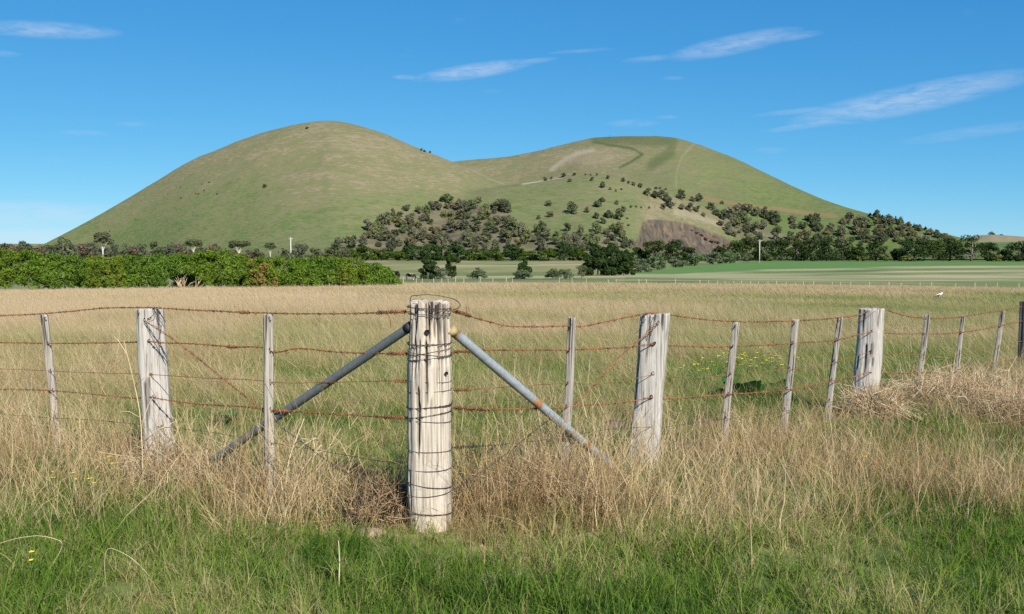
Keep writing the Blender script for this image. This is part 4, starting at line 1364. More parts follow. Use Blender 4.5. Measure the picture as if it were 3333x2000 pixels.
# windbreak along the far edge of the green paddock
WB = [(2130, 846, 70, 60), (2190, 846, 60, 62), (2240, 846, 50, 40), (2345, 850, 44, 46), (2400, 850, 70, 62), (2440, 850, 60, 74), (2490, 850, 60, 66), (2545, 850, 60, 70), (2590, 850, 70, 78), (2640, 850, 64, 76), (2690, 850, 66, 72), (2740, 850, 60, 74), (2790, 850, 50, 46), (2850, 851, 66, 62),
      (2925, 851, 44, 44), (2975, 852, 80, 70), (3035, 852, 70, 66), (3090, 853, 80, 74), (3160, 853, 100, 84), (3215, 853, 56, 60), (3270, 853, 40, 36), (3315, 853, 80, 64), (3370, 853, 80, 70)]
ORD = ['first', 'second', 'third', 'fourth', 'fifth', 'sixth', 'seventh', 'eighth', 'ninth', 'tenth', 'eleventh', 'twelfth', 'thirteenth', 'fourteenth', 'fifteenth', 'sixteenth', 'seventeenth', 'eighteenth']
for k, (x, yb, w, h) in enumerate(WB):
    lab = '%s dark windbreak pine before the tall power pole' % ORD[5 - k] if x < 2472 else '%s dark windbreak pine past the tall power pole' % ORD[k - 6]
    tree('pine_tree', lab, x, yb, w * 1.45, h * 1.04, PINE, 'full', 1500, 360 + k, y=650 + (k % 3) * 8, h0=.02, group='windbreak pines', leaf=.62, nc=26, tint=(1, 1, 1) if k % 4 else (1.2, 1.15, .9))
for k, (x, w, h) in enumerate(((2805, 60, 20), (2880, 50, 24), (2945, 60, 18), (3245, 50, 22), (2500, 40, 18))):
    tree('shrub', 'low yellowish shrub filling a gap under the windbreak pines', x, 852, w, h, OLIVE, 'round', 500, 395 + k, y=648, h0=0, cat='shrub', group='shrubs under the windbreak', leaf=.6, tint=(1.0, 1.0, .5))
# hedgerow behind the pale paddock
HR = [(1130, 838, 60, 30), (1190, 838, 60, 34), (1240, 838, 50, 28), (1300, 845, 60, 26), (1345, 846, 80, 54), (1400, 846, 70, 56), (1440, 846, 56, 50), (1490, 847, 60, 46), (1545, 848, 60, 36), (1600, 848, 60, 38), (1668, 848, 60, 50), (1725, 849, 60, 34), (1780, 849, 60, 36), (1835, 849, 80, 60), (1885, 850, 60, 44), (1935, 850, 60, 50), (2085, 850, 60, 52)]
nd_ = nl_ = 0
for k, (x, yb, w, h) in enumerate(HR):
    dk = h > 44
    nd_ += dk; nl_ += not dk
    tree('pine_tree' if dk else 'hedge_shrub', ORD[(nd_ if dk else nl_) - 1] + (' dark tree standing up out of' if dk else ' low shrub of') + ' the hedgerow, counting from the hedge end', x, yb, w * 1.45, h, PINE if dk else HEDGE, 'full', 1200, 410 + k, y=655 + (k % 3) * 5,
         h0=.0, group='hedgerow trees' if dk else 'hedgerow shrubs', leaf=.7, cat='tree' if dk else 'shrub', tint=(1.1, 1.2, 1.1) if dk else (.45, .45, .6), nc=22)

# gums and brush in the line behind the hedge
def gum(label, px, py, w, h, seed, y=430, tint=(1, 1, 1), spread=1.0):
    r = np.random.default_rng(seed)
    b, drop = foot(px, py, y)
    Wm = w / F * y; Hm0 = h / F * y
    root = thing('gum_tree', label, 'tree', b, 'gum trees behind the hedge')
    g = Geo(); cl = []
    nl = 5
    for k in range(nl):
        f = (k + .5) / nl * 2 - 1
        Hm = Hm0
        tip = np.array([f * Wm * .34, r.uniform(-.2, .2) * Wm, drop + Hm * r.uniform(.66, .78) - abs(f) * Hm * .08])
        mid = np.array([f * Wm * .14, tip[1] * .4, drop + Hm * .38])
        g.tube(np.array([[0, 0, -1.2], [f * .03 * Wm, 0, drop + Hm * .10], mid, tip]), [Wm * .013, Wm * .011, Wm * .009, Wm * .004], 6)
        for q in range(5):
            cl.append((tip[0] + r.uniform(-.13, .13) * Wm, tip[1] + r.uniform(-.15, .15) * Wm, tip[2] + r.uniform(-.16, .18) * Hm, Wm * r.uniform(.10, .18)))
    link('trunk', g.mesh('trunk', [BARK_PALE], True), root)
    cr = link('crown', crown_mesh('crown', GUM, cl, 1300, .045 * Wm, seed, squash=.7), root)
    cr.color = (*tint, 1)
    return root


gum('tall gum with pale forked trunk and flat crown above the hedge', 335, 822, 72, 68, 501, 420)
gum('gum with pale trunk and thin broken crown beside brown brush', 630, 824, 58, 44, 502, 420, (1.05, 1.05, .95))
gum('broad dark gum with a domed crown above the hedge', 778, 828, 74, 46, 503, 420, (.85, .9, .8))
gum('narrow gum near the short power pole', 880, 832, 42, 46, 504, 420, (1.0, 1.1, .85))
LB = [(30, 815, 60, 22, 'b'), (85, 815, 50, 30, 'd'), (20, 812, 50, 16, 'd'), (170, 818, 44, 28, 'g'), (213, 818, 54, 40, 'd'), (260, 820, 70, 24, 'b'), (300, 822, 60, 28, 'd'), (390, 822, 70, 26, 'd'), (440, 824, 80, 20, 'b'), (460, 822, 40, 26, 'd'), (512, 824, 54, 36, 'g'), (570, 826, 84, 32, 'b'), (690, 826, 50, 22, 'b'), (710, 824, 36, 28, 'g'),
      (840, 832, 40, 20, 'g'), (925, 832, 40, 16, 'g'), (978, 834, 76, 36, 'd'), (1030, 836, 60, 26, 'g'), (1080, 838, 60, 30, 'g'), (1105, 838, 70, 40, 'g'), (550, 824, 50, 24, 'd'), (130, 820, 60, 18, 'b'), (345, 828, 60, 22, 'd'), (600, 828, 60, 22, 'b'), (660, 828, 50, 18, 'd'), (740, 832, 60, 18, 'b'), (815, 834, 50, 16, 'b')]
for k, (x, yb, w, h, c) in enumerate(LB):
    what = dict(b='low brown brush', d='dark grey-green bushy tree', g='grey-green bushy tree')[c]
    tree('brush_shrub' if c == 'b' else 'bushy_tree', what + ' in the line between hedge and hill', x, yb, w * 1.35, h * 1.15, dict(b=BRACKEN, d=SCRUB, g=GUM)[c], 'full', 760, 520 + k, y=440 + (k % 4) * 6, h0=0,
         group=what + ' line behind the hedge', leaf=.5, cat='shrub' if c == 'b' else 'tree', tint=dict(b=(1, 1, 1), d=(.62, .68, .66), g=(.85, .88, .8))[c], nc=18)

# ---------------------------------------------------------------- the thick green hedge
YH = 104.0
HEDGE_TOP = [(-260, 800), (0, 806), (40, 812), (100, 818), (150, 826), (210, 830), (300, 834), (380, 834), (450, 832), (540, 826), (600, 828), (660, 818), (720, 812), (760, 822), (800, 838), (880, 840), (950, 843), (1010, 836), (1060, 836), (1110, 838), (1150, 843), (1185, 850), (1225, 860), (1262, 873), (1285, 893), (1298, 918), (1304, 938)]
hedge = thing('hedge', 'long dense bright green hedge with dark hollows at its foot', 'hedge', at(640, 942, YH))
ht = np.array(HEDGE_TOP, float)
OPENINGS = [(1085, 1185 - 30, 905, 942), (1000, 1022, 918, 942), (1120, 1160, 915, 942)]
dark_gaps = [(550, 655, 893, 945), (250, 275, 905, 930), (770, 800, 905, 945), (985 - 20, 1010, 918, 945), (1072, 1092, 912, 945), (1108, 1140, 900, 945), (440, 466, 925, 945)]
edges = [-250, -60, 60, 170, 285, 400, 505, 610, 700, 800, 905, 1000, 1095, 1190, 1300]
rh = np.random.default_rng(77)
hb = np.array(hedge.location)
for k in range(len(edges) - 1):
    e0, e1 = edges[k], edges[k + 1]
    C = []; Rr = []
    n = int((e1 - e0) * .95)
    for q in range(n):
        x = rh.uniform(e0, e1); top = float(np.interp(x, ht[:, 0], ht[:, 1]))
        base = 940
        v = rh.random() ** .9
        yb = base - 6 + (top + 14 - base + 6) * v
        if any(a < x < b and c < yb < d for a, b, c, d in dark_gaps):
            C.append(at(x, yb, YH + rh.uniform(3.2, 4.6)) - hb); Rr.append(.6); continue
        depth = YH - 1.1 + 2.6 * v ** 2 * .6 + rh.uniform(-.5, 1.4) + .9 * math.sin(x * .031) * .6
        rad = rh.uniform(.32, .62)
        C.append(at(x, yb, depth) - hb); Rr.append(rad)
    for q in range(int((e1 - e0) / 5)):          # tufted top line
        x = rh.uniform(e0, e1); top = float(np.interp(x, ht[:, 0], ht[:, 1]))
        C.append(at(x, top + rh.uniform(2, 14), YH + rh.uniform(-.2, 1.6)) - hb); Rr.append(rh.uniform(.2, .42))
    V, Q, sh = leaves(C, Rr, 11500, .088, rh, .8, .9, .45, 1.15)
    V[:, 2] = np.maximum(V[:, 2], -.05)
    sh = np.clip(sh + .25 * (vnoise(V[:, 0] * .9, V[:, 2] * 1.2, 7) - .5), 0, 1)
    o = link('shrub', make_mesh('shrub', V, Q, {'shade': sh}, False, [HEDGE]), hedge)
    o.color = (*[(1, 1, 1), (1.05, 1.0, .95), (.95, 1.0, .9), (.9, .97, 1.0), (1.12, 1.0, .9), (.92, .98, 1.0), (.86, .96, 1.0), (1.05, 1.06, .9)][k % 8], 1)
for (x0, x1, y0, y1, n) in ((815, 875, 848, 930, 24), (885, 905, 905, 932, 8), (930, 960, 925, 938, 6), (855, 870, 860, 880, 5), (335, 410, 880, 940, 9), (1115, 1128, 880, 935, 5)):
    C = [at(rh.uniform(x0, x1), rh.uniform(y0, y1), YH - 1.55 + rh.uniform(-.1, .3)) - hb for _ in range(n)]
    V, Q, sh = leaves(C, rh.uniform(.18, .34, n), n * 55, .10, rh, .8)
    o = link('dead_branch', make_mesh('dead_branch', V, Q, {'shade': sh}, False, [DEAD]), hedge)
    o['label'] = 'orange-brown dead foliage'; o['kind'] = 'stuff'
    o.color = (.8, .85, .7, 1) if x0 > 800 and x1 < 1000 else (.6, .9, .5, 1)
STICK = plain_material('dry_hedge_stem', (.42, .32, .20), .9, 0, .4, 3)
for q in range(34):
    x = rh.choice([rh.uniform(560, 645), rh.uniform(575, 605), rh.uniform(960, 1010), rh.uniform(1075, 1140)])
    g = Geo(); a = at(x, 942, YH - .9); dx = rh.uniform(-1.0, 1.2)
    g.tube(np.array([a, a + [dx * .5, rh.uniform(-.2, .3), rh.uniform(.4, .8)], a + [dx, rh.uniform(-.2, .5), rh.uniform(.8, 1.6)]]) - hb, [.05, .035, .012], 5)
    link('stem', g.mesh('stem', [STICK], True), hedge)


# ---------------------------------------------------------------- cattle
def cow_mesh(name, mat, graze):
    V = [(-.78, 0, 1.12), (-.35, 0, 1.10), (.2, 0, 1.10), (.62, 0, 1.15), (.92, 0, 1.10 if graze else 1.30), (1.12, 0, .55 if graze else 1.42), (1.28, 0, .22 if graze else 1.30),
         (-.85, 0, 1.22), (-.98, 0, .95), (-1.0, 0, .55)]
    E = [(0, 1), (1, 2), (2, 3), (3, 4), (4, 5), (5, 6), (0, 7), (7, 8), (8, 9)]
    Rd = [.27, .36, .36, .31, .20, .15, .09, .06, .03, .04]
    for sx, base in ((-.72, 0), (.58, 3)):
        for sy in (-.19, .19):
            i = len(V)
            V += [(sx, sy, .78), (sx - (.06 if sx < 0 else -.02), sy, .42), (sx, sy, .0)]
            Rd += [.15, .075, .055]; E += [(base, i), (i, i + 1), (i + 1, i + 2)]
    for sy in (-1, 1):
        i = len(V); b = V[5]
        V += [(b[0] - .04, sy * .22, b[2] + .10)]; Rd += [.045]; E += [(5, i)]
    me = bpy.data.meshes.new(name + '_cage'); me.from_pydata(V, E, [])
    ob = bpy.data.objects.new(name + '_cage', me); COL.objects.link(ob)
    md = ob.modifiers.new('skin', 'SKIN'); md.use_smooth_shade = True
    for v, rr in zip(me.skin_vertices[0].data, Rd): v.radius = (rr * .82, rr)
    me.skin_vertices[0].data[1].use_root = True
    sb = ob.modifiers.new('sub', 'SUBSURF'); sb.levels = 1; sb.render_levels = 1
    dg = bpy.context.evaluated_depsgraph_get()
    out = bpy.data.meshes.new_from_object(ob.evaluated_get(dg)); out.name = name
    out.materials.clear(); out.materials.append(mat)
    bpy.data.objects.remove(ob); bpy.data.meshes.remove(me)
    return out


COAT = plain_material('black_coat', (.018, .015, .013), .7, 0, .4, 4)
COAT2, nt = new_mat('black_and_white_coat')
tc = nd(nt, 'ShaderNodeTexCoord')
finish(nt, ramp(nt, noise(nt, tc.outputs['Object'], 1.6, 1, .4), [(.58, (.018, .015, .013)), (.60, (.7, .68, .62))]), .7)
COW_G = cow_mesh('cow', COAT, True); COW_S = cow_mesh('cow', COAT, False); COW_W = cow_mesh('cow', COAT2, True)
for k, (x, y) in enumerate(((547, 632), (587, 610), (590, 646), (657, 599), (681, 595), (664, 622), (637, 631), (646, 632), (707, 632), (442, 715), (357, 753), (920, 812), (907, 820))):
    h = hill_hit(x, y + 3)
    if h is None: continue
    lab = 'small black cow in the scattered herd high on the left cone' if k < 9 else ['black cow alone low on the left cone slope', 'black cow just above the tall forked gum', 'black cow on the flat by the short power pole', 'second black cow on the flat, half behind brush'][k - 9]
    o = thing('cow', lab, 'cow', h, 'cows on the left cone', RS.choice([COW_G, COW_S]))
    o.rotation_euler = (0, 0, RS.uniform(0, 6.28)); o.scale = (1.25,) * 3
for (x, yb, me, rz, lab) in ((1283, 905, COW_S, 2.8, 'black cow with raised head peering over the end of the hedge'), (1336, 903, COW_W, .2, 'black and white cow grazing beside the end of the hedge')):
    y = 232.0; b = at(x, yb, y); b[2] = float(ground_z(b[0], b[1])) - .02
    o = thing('cow', lab, 'cow', b, 'cows by the hedge', me); o.rotation_euler = (0, 0, rz); o.scale = (1.12,) * 3 if me is COW_W else (1.5,) * 3

# ---------------------------------------------------------------- power poles
POLE = plain_material('pale_timber_pole', (.62, .59, .53), .9, 0, .2, 2)
PORC = plain_material('brown_porcelain', (.16, .10, .08), .4)


def power_pole(label, px, py_t, py_b, y, arm):
    b, _ = foot(px, py_b, y); t = at(px, py_t, y); H = t[2] - b[2]
    root = thing('power_pole', label, 'power pole', b, 'power poles')
    g = Geo(); g.tube(np.array([[0, 0, -1.0], [0, 0, H]]), [.24, .17], 10); link('pole', g.mesh('pole', [POLE], True), root)
    g = Geo(); HA = H - .6; g.box((0, -.22, HA), (arm, .14, .16)); c = link('crossarm', g.mesh('crossarm', [POLE]), root)
    for s in (-.45, 0.0, .45):
        g = Geo(); g.tube(np.array([[s * arm, -.22, HA + .08], [s * arm, -.22, HA + .22], [s * arm, -.22, HA + .36]]), [.05, .10, .05], 8)
        link('insulator', g.mesh('insulator', [PORC], True), c)
    g = Geo(); g.tube(np.array([[.4 * arm, -.2, HA - .05], [0, -.2, HA - .8]]), .035, 5); g.tube(np.array([[-.4 * arm, -.2, HA - .05], [0, -.2, HA - .8]]), .035, 5)
    link('arm_brace', g.mesh('arm_brace', [POLE]), root)


power_pole('short pale power pole in front of the left cone', 947, 773, 838, 470, 2.2)
power_pole('tall pale power pole in front of the windbreak pines', 2472, 781, 852, 560, 2.6)

# survey mark on the summit
hm = hill_hit(1985, 449)
if hm is not None:
    g = Geo()
    for a in (0, 2.09, 4.19): g.tube(np.array([[1.6 * math.cos(a), 1.6 * math.sin(a), -.6], [0, 0, 2.6]]), .12, 5)
    g.tube(np.array([[0, 0, 2.2], [0, 0, 4.2]]), .1, 6); g.tube(np.array([[0, 0, 3.2], [0, 0, 3.9]]), .45, 10)
    thing('survey_mark', 'tiny three-legged survey mark on the rounded summit', 'survey mark', hm, None, g.mesh('survey_mark', [STEEL_DARK]))

# ---------------------------------------------------------------- far fence along the paddock
PICKET = plain_material('bleached_far_post', (.50, .45, .35), .9, 0, .25, 2)
fx = [(1296, 911, 907), (1314, 912, 907), (1355, 915, 909), (1374, 912, 907), (1412, 915, 908), (1438, 913, 907), (1459, 913, 907), (1482, 918, 905), (1510, 918, 908), (1562, 919, 908), (1604, 917, 908), (1647, 919, 906), (1668, 917, 909), (1820, 921, 906), (1862, 922, 907), (1909, 922, 909), (1980, 922, 912), (2006, 923, 911), (2080, 923, 911),
      (2104, 924, 911), (2198, 925, 911), (2278, 927, 914), (2306, 928, 915), (2336, 929, 916), (2360, 930, 918), (2388, 929, 918), (2413, 931, 916), (2443, 929, 919), (2468, 932, 919), (2500, 930, 919), (2527, 931, 917), (2559, 931, 920), (2588, 933, 922), (2615, 931, 919), (2648, 933, 918), (2709, 934, 921), (2735, 934, 920), (2769, 933, 919), (2831, 935, 922),
      (2893, 934, 920), (2932, 935, 923), (2995, 936, 922), (3031, 935, 920), (3110, 936, 924), (3172, 936, 922), (3208, 936, 925), (3246, 936, 922), (3317, 937, 924), (3350, 937, 923)]
rr_ = random.Random(9)
PM = []
for k in range(3):
    g = Geo(); g.tube(np.array([[0, 0, -.1], [.02 * (k - 1), 0, .5], [.05 * (k - 1), 0, 1.0]]), [.5, .48, .45], 7); g.box((.0, 0, 1.0), (.5, .5, .02), .3)
    PM.append(g.mesh('far_fence_post', [PICKET]))
for (x, yb, yt) in fx:
    y = np.interp(x, [1290, 1900, 2300, 3333], [200, 190, 175, 168])
    b = at(x, yb, y); gz = float(ground_z(b[0], y)); t = at(x, yt - 1.5, y)
    H = max(t[2] - gz, .5)
    o = thing('far_fence_post', 'small pale post in the long fence across the far side of the dry field', 'fence post', (b[0], y, gz), 'posts of the far fence', PM[rr_.randrange(3)])
    o.scale = (.11 * rr_.uniform(.8, 1.2), .11, H)
    o.rotation_euler = (0, rr_.uniform(-.08, .08), 0)
for h_ in (.55, .95):
    P = []
    for x in np.linspace(1290, 3450, 160):
        y = np.interp(x, [1290, 1900, 2300, 3333], [200, 190, 175, 168]); t, e = ray(x, 920)
        P.append((t * y, y, float(ground_z(t * y, y)) + h_))
    g = Geo(); g.tube(np.array(P), .008, 4)
    thing('far_fence_wire', ('upper' if h_ > .7 else 'lower') + ' thin wire of the long far fence', 'fence wire', P[0], None, g.mesh('far_fence_wire', [DARKWIRE], True, P[0]))

# ---------------------------------------------------------------- rock ledge above the quarry face
ROCK = plain_material('red_brown_scoria', (.115, .075, .052), .95, 0, .5, .8)
led = [(2215, 712), (2235, 722), (2258, 735), (2275, 742), (2295, 752), (2310, 758), (2325, 766), (2345, 770), (2362, 778), (2378, 785), (2390, 795), (2268, 750), (2300, 768), (2318, 775), (2340, 782), (2360, 790), (2375, 802), (2285, 757), (2250, 741), (2330, 778)]
hb_ = hill_hit(2300, 760)
ledge = thing('rock_ledge', 'broken red-brown rock ledge along the upper edge of the quarry', 'rock ledge', hb_)
rr2 = np.random.default_rng(8)
for x, y in led:
    h = hill_hit(x, y)
    if h is None: continue
    u = rr2.normal(size=(14, 3)); u /= np.linalg.norm(u, axis=1)[:, None]
    V = u * np.array([3.2, 2.0, 2.2]) * rr2.uniform(.45, 1.1) * rr2.uniform(.8, 1.2, (14, 1))
    import bmesh
    bm = bmesh.new()
    for v in V: bm.verts.new(v)
    bmesh.ops.convex_hull(bm, input=bm.verts)
    for v in [v for v in bm.verts if not v.link_faces]: bm.verts.remove(v)
    me = bpy.data.meshes.new('rock'); bm.to_mesh(me); bm.free(); me.materials.append(ROCK)
    link('rock', me, ledge, h - hb_ - np.array([0, 1.0, 2.5]))

# ================================================================== grass
def grass_material(name, stops, tip, trans=.35, spread=.55):
    """stops: colours over the tuft tint; blades vary one by one, tips bleach"""
    m, nt = new_mat(name)
    tint = attr(nt, 'tint', 'INSTANCER')
    sh = attr(nt, 'shade')
    v = math_node(nt, 'ADD', tint, math_node(nt, 'MULTIPLY', math_node(nt, 'SUBTRACT', sh, .5), spread), clamp=True)
    c = ramp(nt, v, stops)
    al = attr(nt, 'along')
    c = mix_col(nt, math_node(nt, 'MULTIPLY', math_node(nt, 'MULTIPLY', math_node(nt, 'POWER', al, 2.5), .6), v), c, tip)
    leaf_shader(nt, c, trans)
    return m


GRASS_G = grass_material('green_grass_blades', [(0.0, (.042, .10, .018)), (.35, (.108, .21, .027)), (.7, (.195, .29, .043)), (.88, (.31, .335, .10)), (1.0, (.48, .41, .19))], (.30, .36, .11), .5)
GRASS_D = grass_material('dry_grass_stems', [(0.0, (.20, .115, .055)), (.35, (.38, .255, .125)), (.7, (.54, .41, .21)), (1.0, (.66, .54, .32))], (.60, .46, .26), .3)
GRASS_M = grass_material('mixed_field_grass', [(0.0, (.105, .21, .034)), (.3, (.215, .285, .066)), (.5, (.37, .345, .14)), (.72, (.48, .385, .20)), (1.0, (.60, .46, .275))], (.56, .45, .28), .42, .32)


def blades(r, n, h, w, lean, spread, curl=.5, segs=3, wind=(0, 0), crook=0.0, branch=0.0):
    """a tuft of n tapering blades as one mesh: arrays of vertices, triangles, per-vertex shade and position along the blade"""
    V = []; Tt = []; S = []; A = []; o = 0
    for k in range(n):
        a = r.uniform(0, 2 * math.pi); q = math.sqrt(r.random()) * spread
        p = np.array([q * math.cos(a), q * math.sin(a), -.01])
        L = r.uniform(*h); ww = r.uniform(*w)
        az_ = r.uniform(0, 2 * math.pi); ln = abs(r.normal(0, lean))
        d = np.array([math.sin(ln) * math.cos(az_) + wind[0], math.sin(ln) * math.sin(az_) + wind[1], math.cos(ln)]); d /= np.linalg.norm(d)
        hz = d[:2] / (np.linalg.norm(d[:2]) + 1e-6)
        fa = r.uniform(0, math.pi)
        side = np.array([math.cos(fa), math.sin(fa), 0])
        sh = r.random()
        pts = [p]
        cur = d.copy()
        cu = r.uniform(0, curl)
        for s in range(segs):
            pts.append(pts[-1] + cur * L / segs)
            cur = cur + np.array([hz[0] * cu, hz[1] * cu, -cu * .9]) / segs + r.normal(0, crook, 3)
            cur /= np.linalg.norm(cur)
        for s, q_ in enumerate(pts):
            wd = ww * (1 - (s / segs) ** 1.5 * .92) / 2
            V += [q_ - side * wd, q_ + side * wd]; S += [sh, sh]; A += [s / segs] * 2
        for s in range(segs):
            b = o + s * 2
            Tt += [(b, b + 1, b + 3), (b, b + 3, b + 2)]
        o += 2 * (segs + 1)
        if branch and r.random() < branch:
            for q2 in range(r.integers(1, 4)):
                i = r.integers(1, segs + 1)
                b0 = pts[i] ; dd = (pts[i] - pts[i - 1]); dd = dd / np.linalg.norm(dd) + r.normal(0, .75, 3); dd /= np.linalg.norm(dd)
                Lb = L * r.uniform(.2, .45); e = b0 + dd * Lb
                m_ = (b0 + e) / 2 + r.normal(0, .03 * L, 3)
                for s, q_ in enumerate((b0, m_, e)):
                    wd = ww * (.7, .5, .2)[s] / 2
                    V += [q_ - side * wd, q_ + side * wd]; S += [sh, sh]; A += [.5 + s * .25] * 2
                for s in range(2):
                    b = o + s * 2; Tt += [(b, b + 1, b + 3), (b, b + 3, b + 2)]
                o += 6
    return np.array(V), np.array(Tt), np.array(S), np.array(A)


def proto_collection(name, mat, specs, seed):
    col = bpy.data.collections.new(name)
    for k, sp in enumerate(specs):
        r = np.random.default_rng(seed + k)
        V, Tt, S, A = blades(r, **sp)
        me = make_mesh('%s_%02d' % (name, k), V, Tt, {'shade': S, 'along': A}, False, [mat])
        col.objects.link(bpy.data.objects.new('%s_%02d' % (name, k), me))
    return col


def scatter(name, label, pts, rot, scl, idx, tint, col):
    me = bpy.data.meshes.new(name)
    n = len(pts)
    me.vertices.add(n); me.vertices.foreach_set('co', np.ascontiguousarray(pts, np.float32).ravel())
    for nm, typ, key, arr in (('rot', 'FLOAT_VECTOR', 'vector', rot), ('scl', 'FLOAT_VECTOR', 'vector', scl), ('idx', 'INT', 'value', idx), ('tint', 'FLOAT', 'value', tint)):
        a = me.attributes.new(nm, typ, 'POINT')
        a.data.foreach_set(key, np.ascontiguousarray(arr, np.int32 if typ == 'INT' else np.float32).ravel())
    ng = bpy.data.node_groups.new(name + '_scatter', 'GeometryNodeTree')
    ng.interface.new_socket('Geometry', in_out='INPUT', socket_type='NodeSocketGeometry')
    ng.interface.new_socket('Geometry', in_out='OUTPUT', socket_type='NodeSocketGeometry')
    gi = ng.nodes.new('NodeGroupInput'); go = ng.nodes.new('NodeGroupOutput')
    ci = ng.nodes.new('GeometryNodeCollectionInfo'); ci.inputs['Collection'].default_value = col
    ci.inputs['Separate Children'].default_value = True; ci.inputs['Reset Children'].default_value = True
    ip = ng.nodes.new('GeometryNodeInstanceOnPoints'); ip.inputs['Pick Instance'].default_value = True

    def na(nm, dt):
        q = ng.nodes.new('GeometryNodeInputNamedAttribute'); q.data_type = dt; q.inputs['Name'].default_value = nm
        return q.outputs['Attribute']
    er = ng.nodes.new('FunctionNodeEulerToRotation')
    ng.links.new(na('rot', 'FLOAT_VECTOR'), er.inputs[0])
    ng.links.new(gi.outputs[0], ip.inputs['Points']); ng.links.new(ci.outputs[0], ip.inputs['Instance'])
    ng.links.new(na('idx', 'INT'), ip.inputs['Instance Index'])
    ng.links.new(er.outputs[0], ip.inputs['Rotation']); ng.links.new(na('scl', 'FLOAT_VECTOR'), ip.inputs['Scale'])
    ng.links.new(ip.outputs[0], go.inputs[0])
    o = link(name, me, kind='stuff', label=label)
    o.modifiers.new('scatter', 'NODES').node_group = ng
    return o


def field_points(r, d0, d1, density, margin=.06, jitter=True):
    """random points on the ground between two distances, within and a little beyond the view"""
    tm = .5145 * 1.0 + margin
    area = tm * (d1 ** 2 - d0 ** 2)
    n = int(area * density)
    y = np.sqrt(r.uniform(d0 ** 2, d1 ** 2, n)); t = r.uniform(-tm, tm, n)
    x = t * y
    return x, y, ground_z(x, y)


def clear_of_posts(x, y):
    ok = np.ones(len(x), bool)
    for o in bpy.data.objects:
        if o.parent is None and o.name.split('.')[0] in ('corner_post', 'strainer_post') and o.get('category'):
            rr = .10 if o.name.startswith('corner') else .07
            ok &= np.hypot(x - o.location.x, y - o.location.y) > rr
    return ok


GP = proto_collection('green_tuft', GRASS_G, [dict(n=26, h=(.05, .15), w=(.0035, .0075), lean=.7, spread=.085, curl=1.6) for _ in range(5)]
                      + [dict(n=16, h=(.10, .25), w=(.005, .009), lean=.5, spread=.05, curl=1.5, segs=4) for _ in range(3)], 900)
DP = proto_collection('dry_tuft', GRASS_D, [dict(n=16, h=(.22, .50), w=(.0022, .0040), lean=.42, spread=.10, curl=.7, crook=.10, branch=.5, segs=4) for _ in range(4)]
                      + [dict(n=16, h=(.18, .45), w=(.002, .0036), lean=.85, spread=.12, curl=.9, crook=.16, branch=.6, segs=4) for _ in range(4)]
                      + [dict(n=22, h=(.08, .22), w=(.003, .006), lean=.9, spread=.10, curl=1.0, crook=.1) for _ in range(3)]
                      + [dict(n=5, h=(.30, .62), w=(.0035, .0055), lean=.6, spread=.10, curl=.8, crook=.14, branch=.8, segs=5) for _ in range(4)], 930)
MP = proto_collection('field_tuft', GRASS_M, [dict(n=34, h=(.10, .28), w=(.005, .009), lean=.6, spread=.16, curl=1.0, wind=(-.15, 0)) for _ in range(4)]
                      + [dict(n=30, h=(.20, .46), w=(.0035, .007), lean=.38, spread=.16, curl=.9, wind=(-.6, 0), segs=4) for _ in range(5)], 960)
FP = proto_collection('far_tuft', GRASS_M, [dict(n=40, h=(.18, .50), w=(.012, .028), lean=.35, spread=.5, curl=.8, wind=(-.7, 0)) for _ in range(5)], 990)

r = np.random.default_rng(41)
GPTS = []; DPTS = []; MPTS = []; FPTS = []


def pack(store, x, y, z, scl, idx, tint, r, tilt=.12, hz=None):
    n = len(x)
    rot = np.stack([r.normal(0, tilt, n), r.normal(0, tilt, n), r.uniform(0, 2 * math.pi, n)], -1)
    s = np.stack([scl, scl, scl * (1 if hz is None else hz)], -1)
    store.append((np.stack([x, y, z], -1), rot, s, idx, np.clip(tint, 0, 1)))


def merge(st):
    return [np.concatenate([q[k] for q in st]) for k in range(5)]


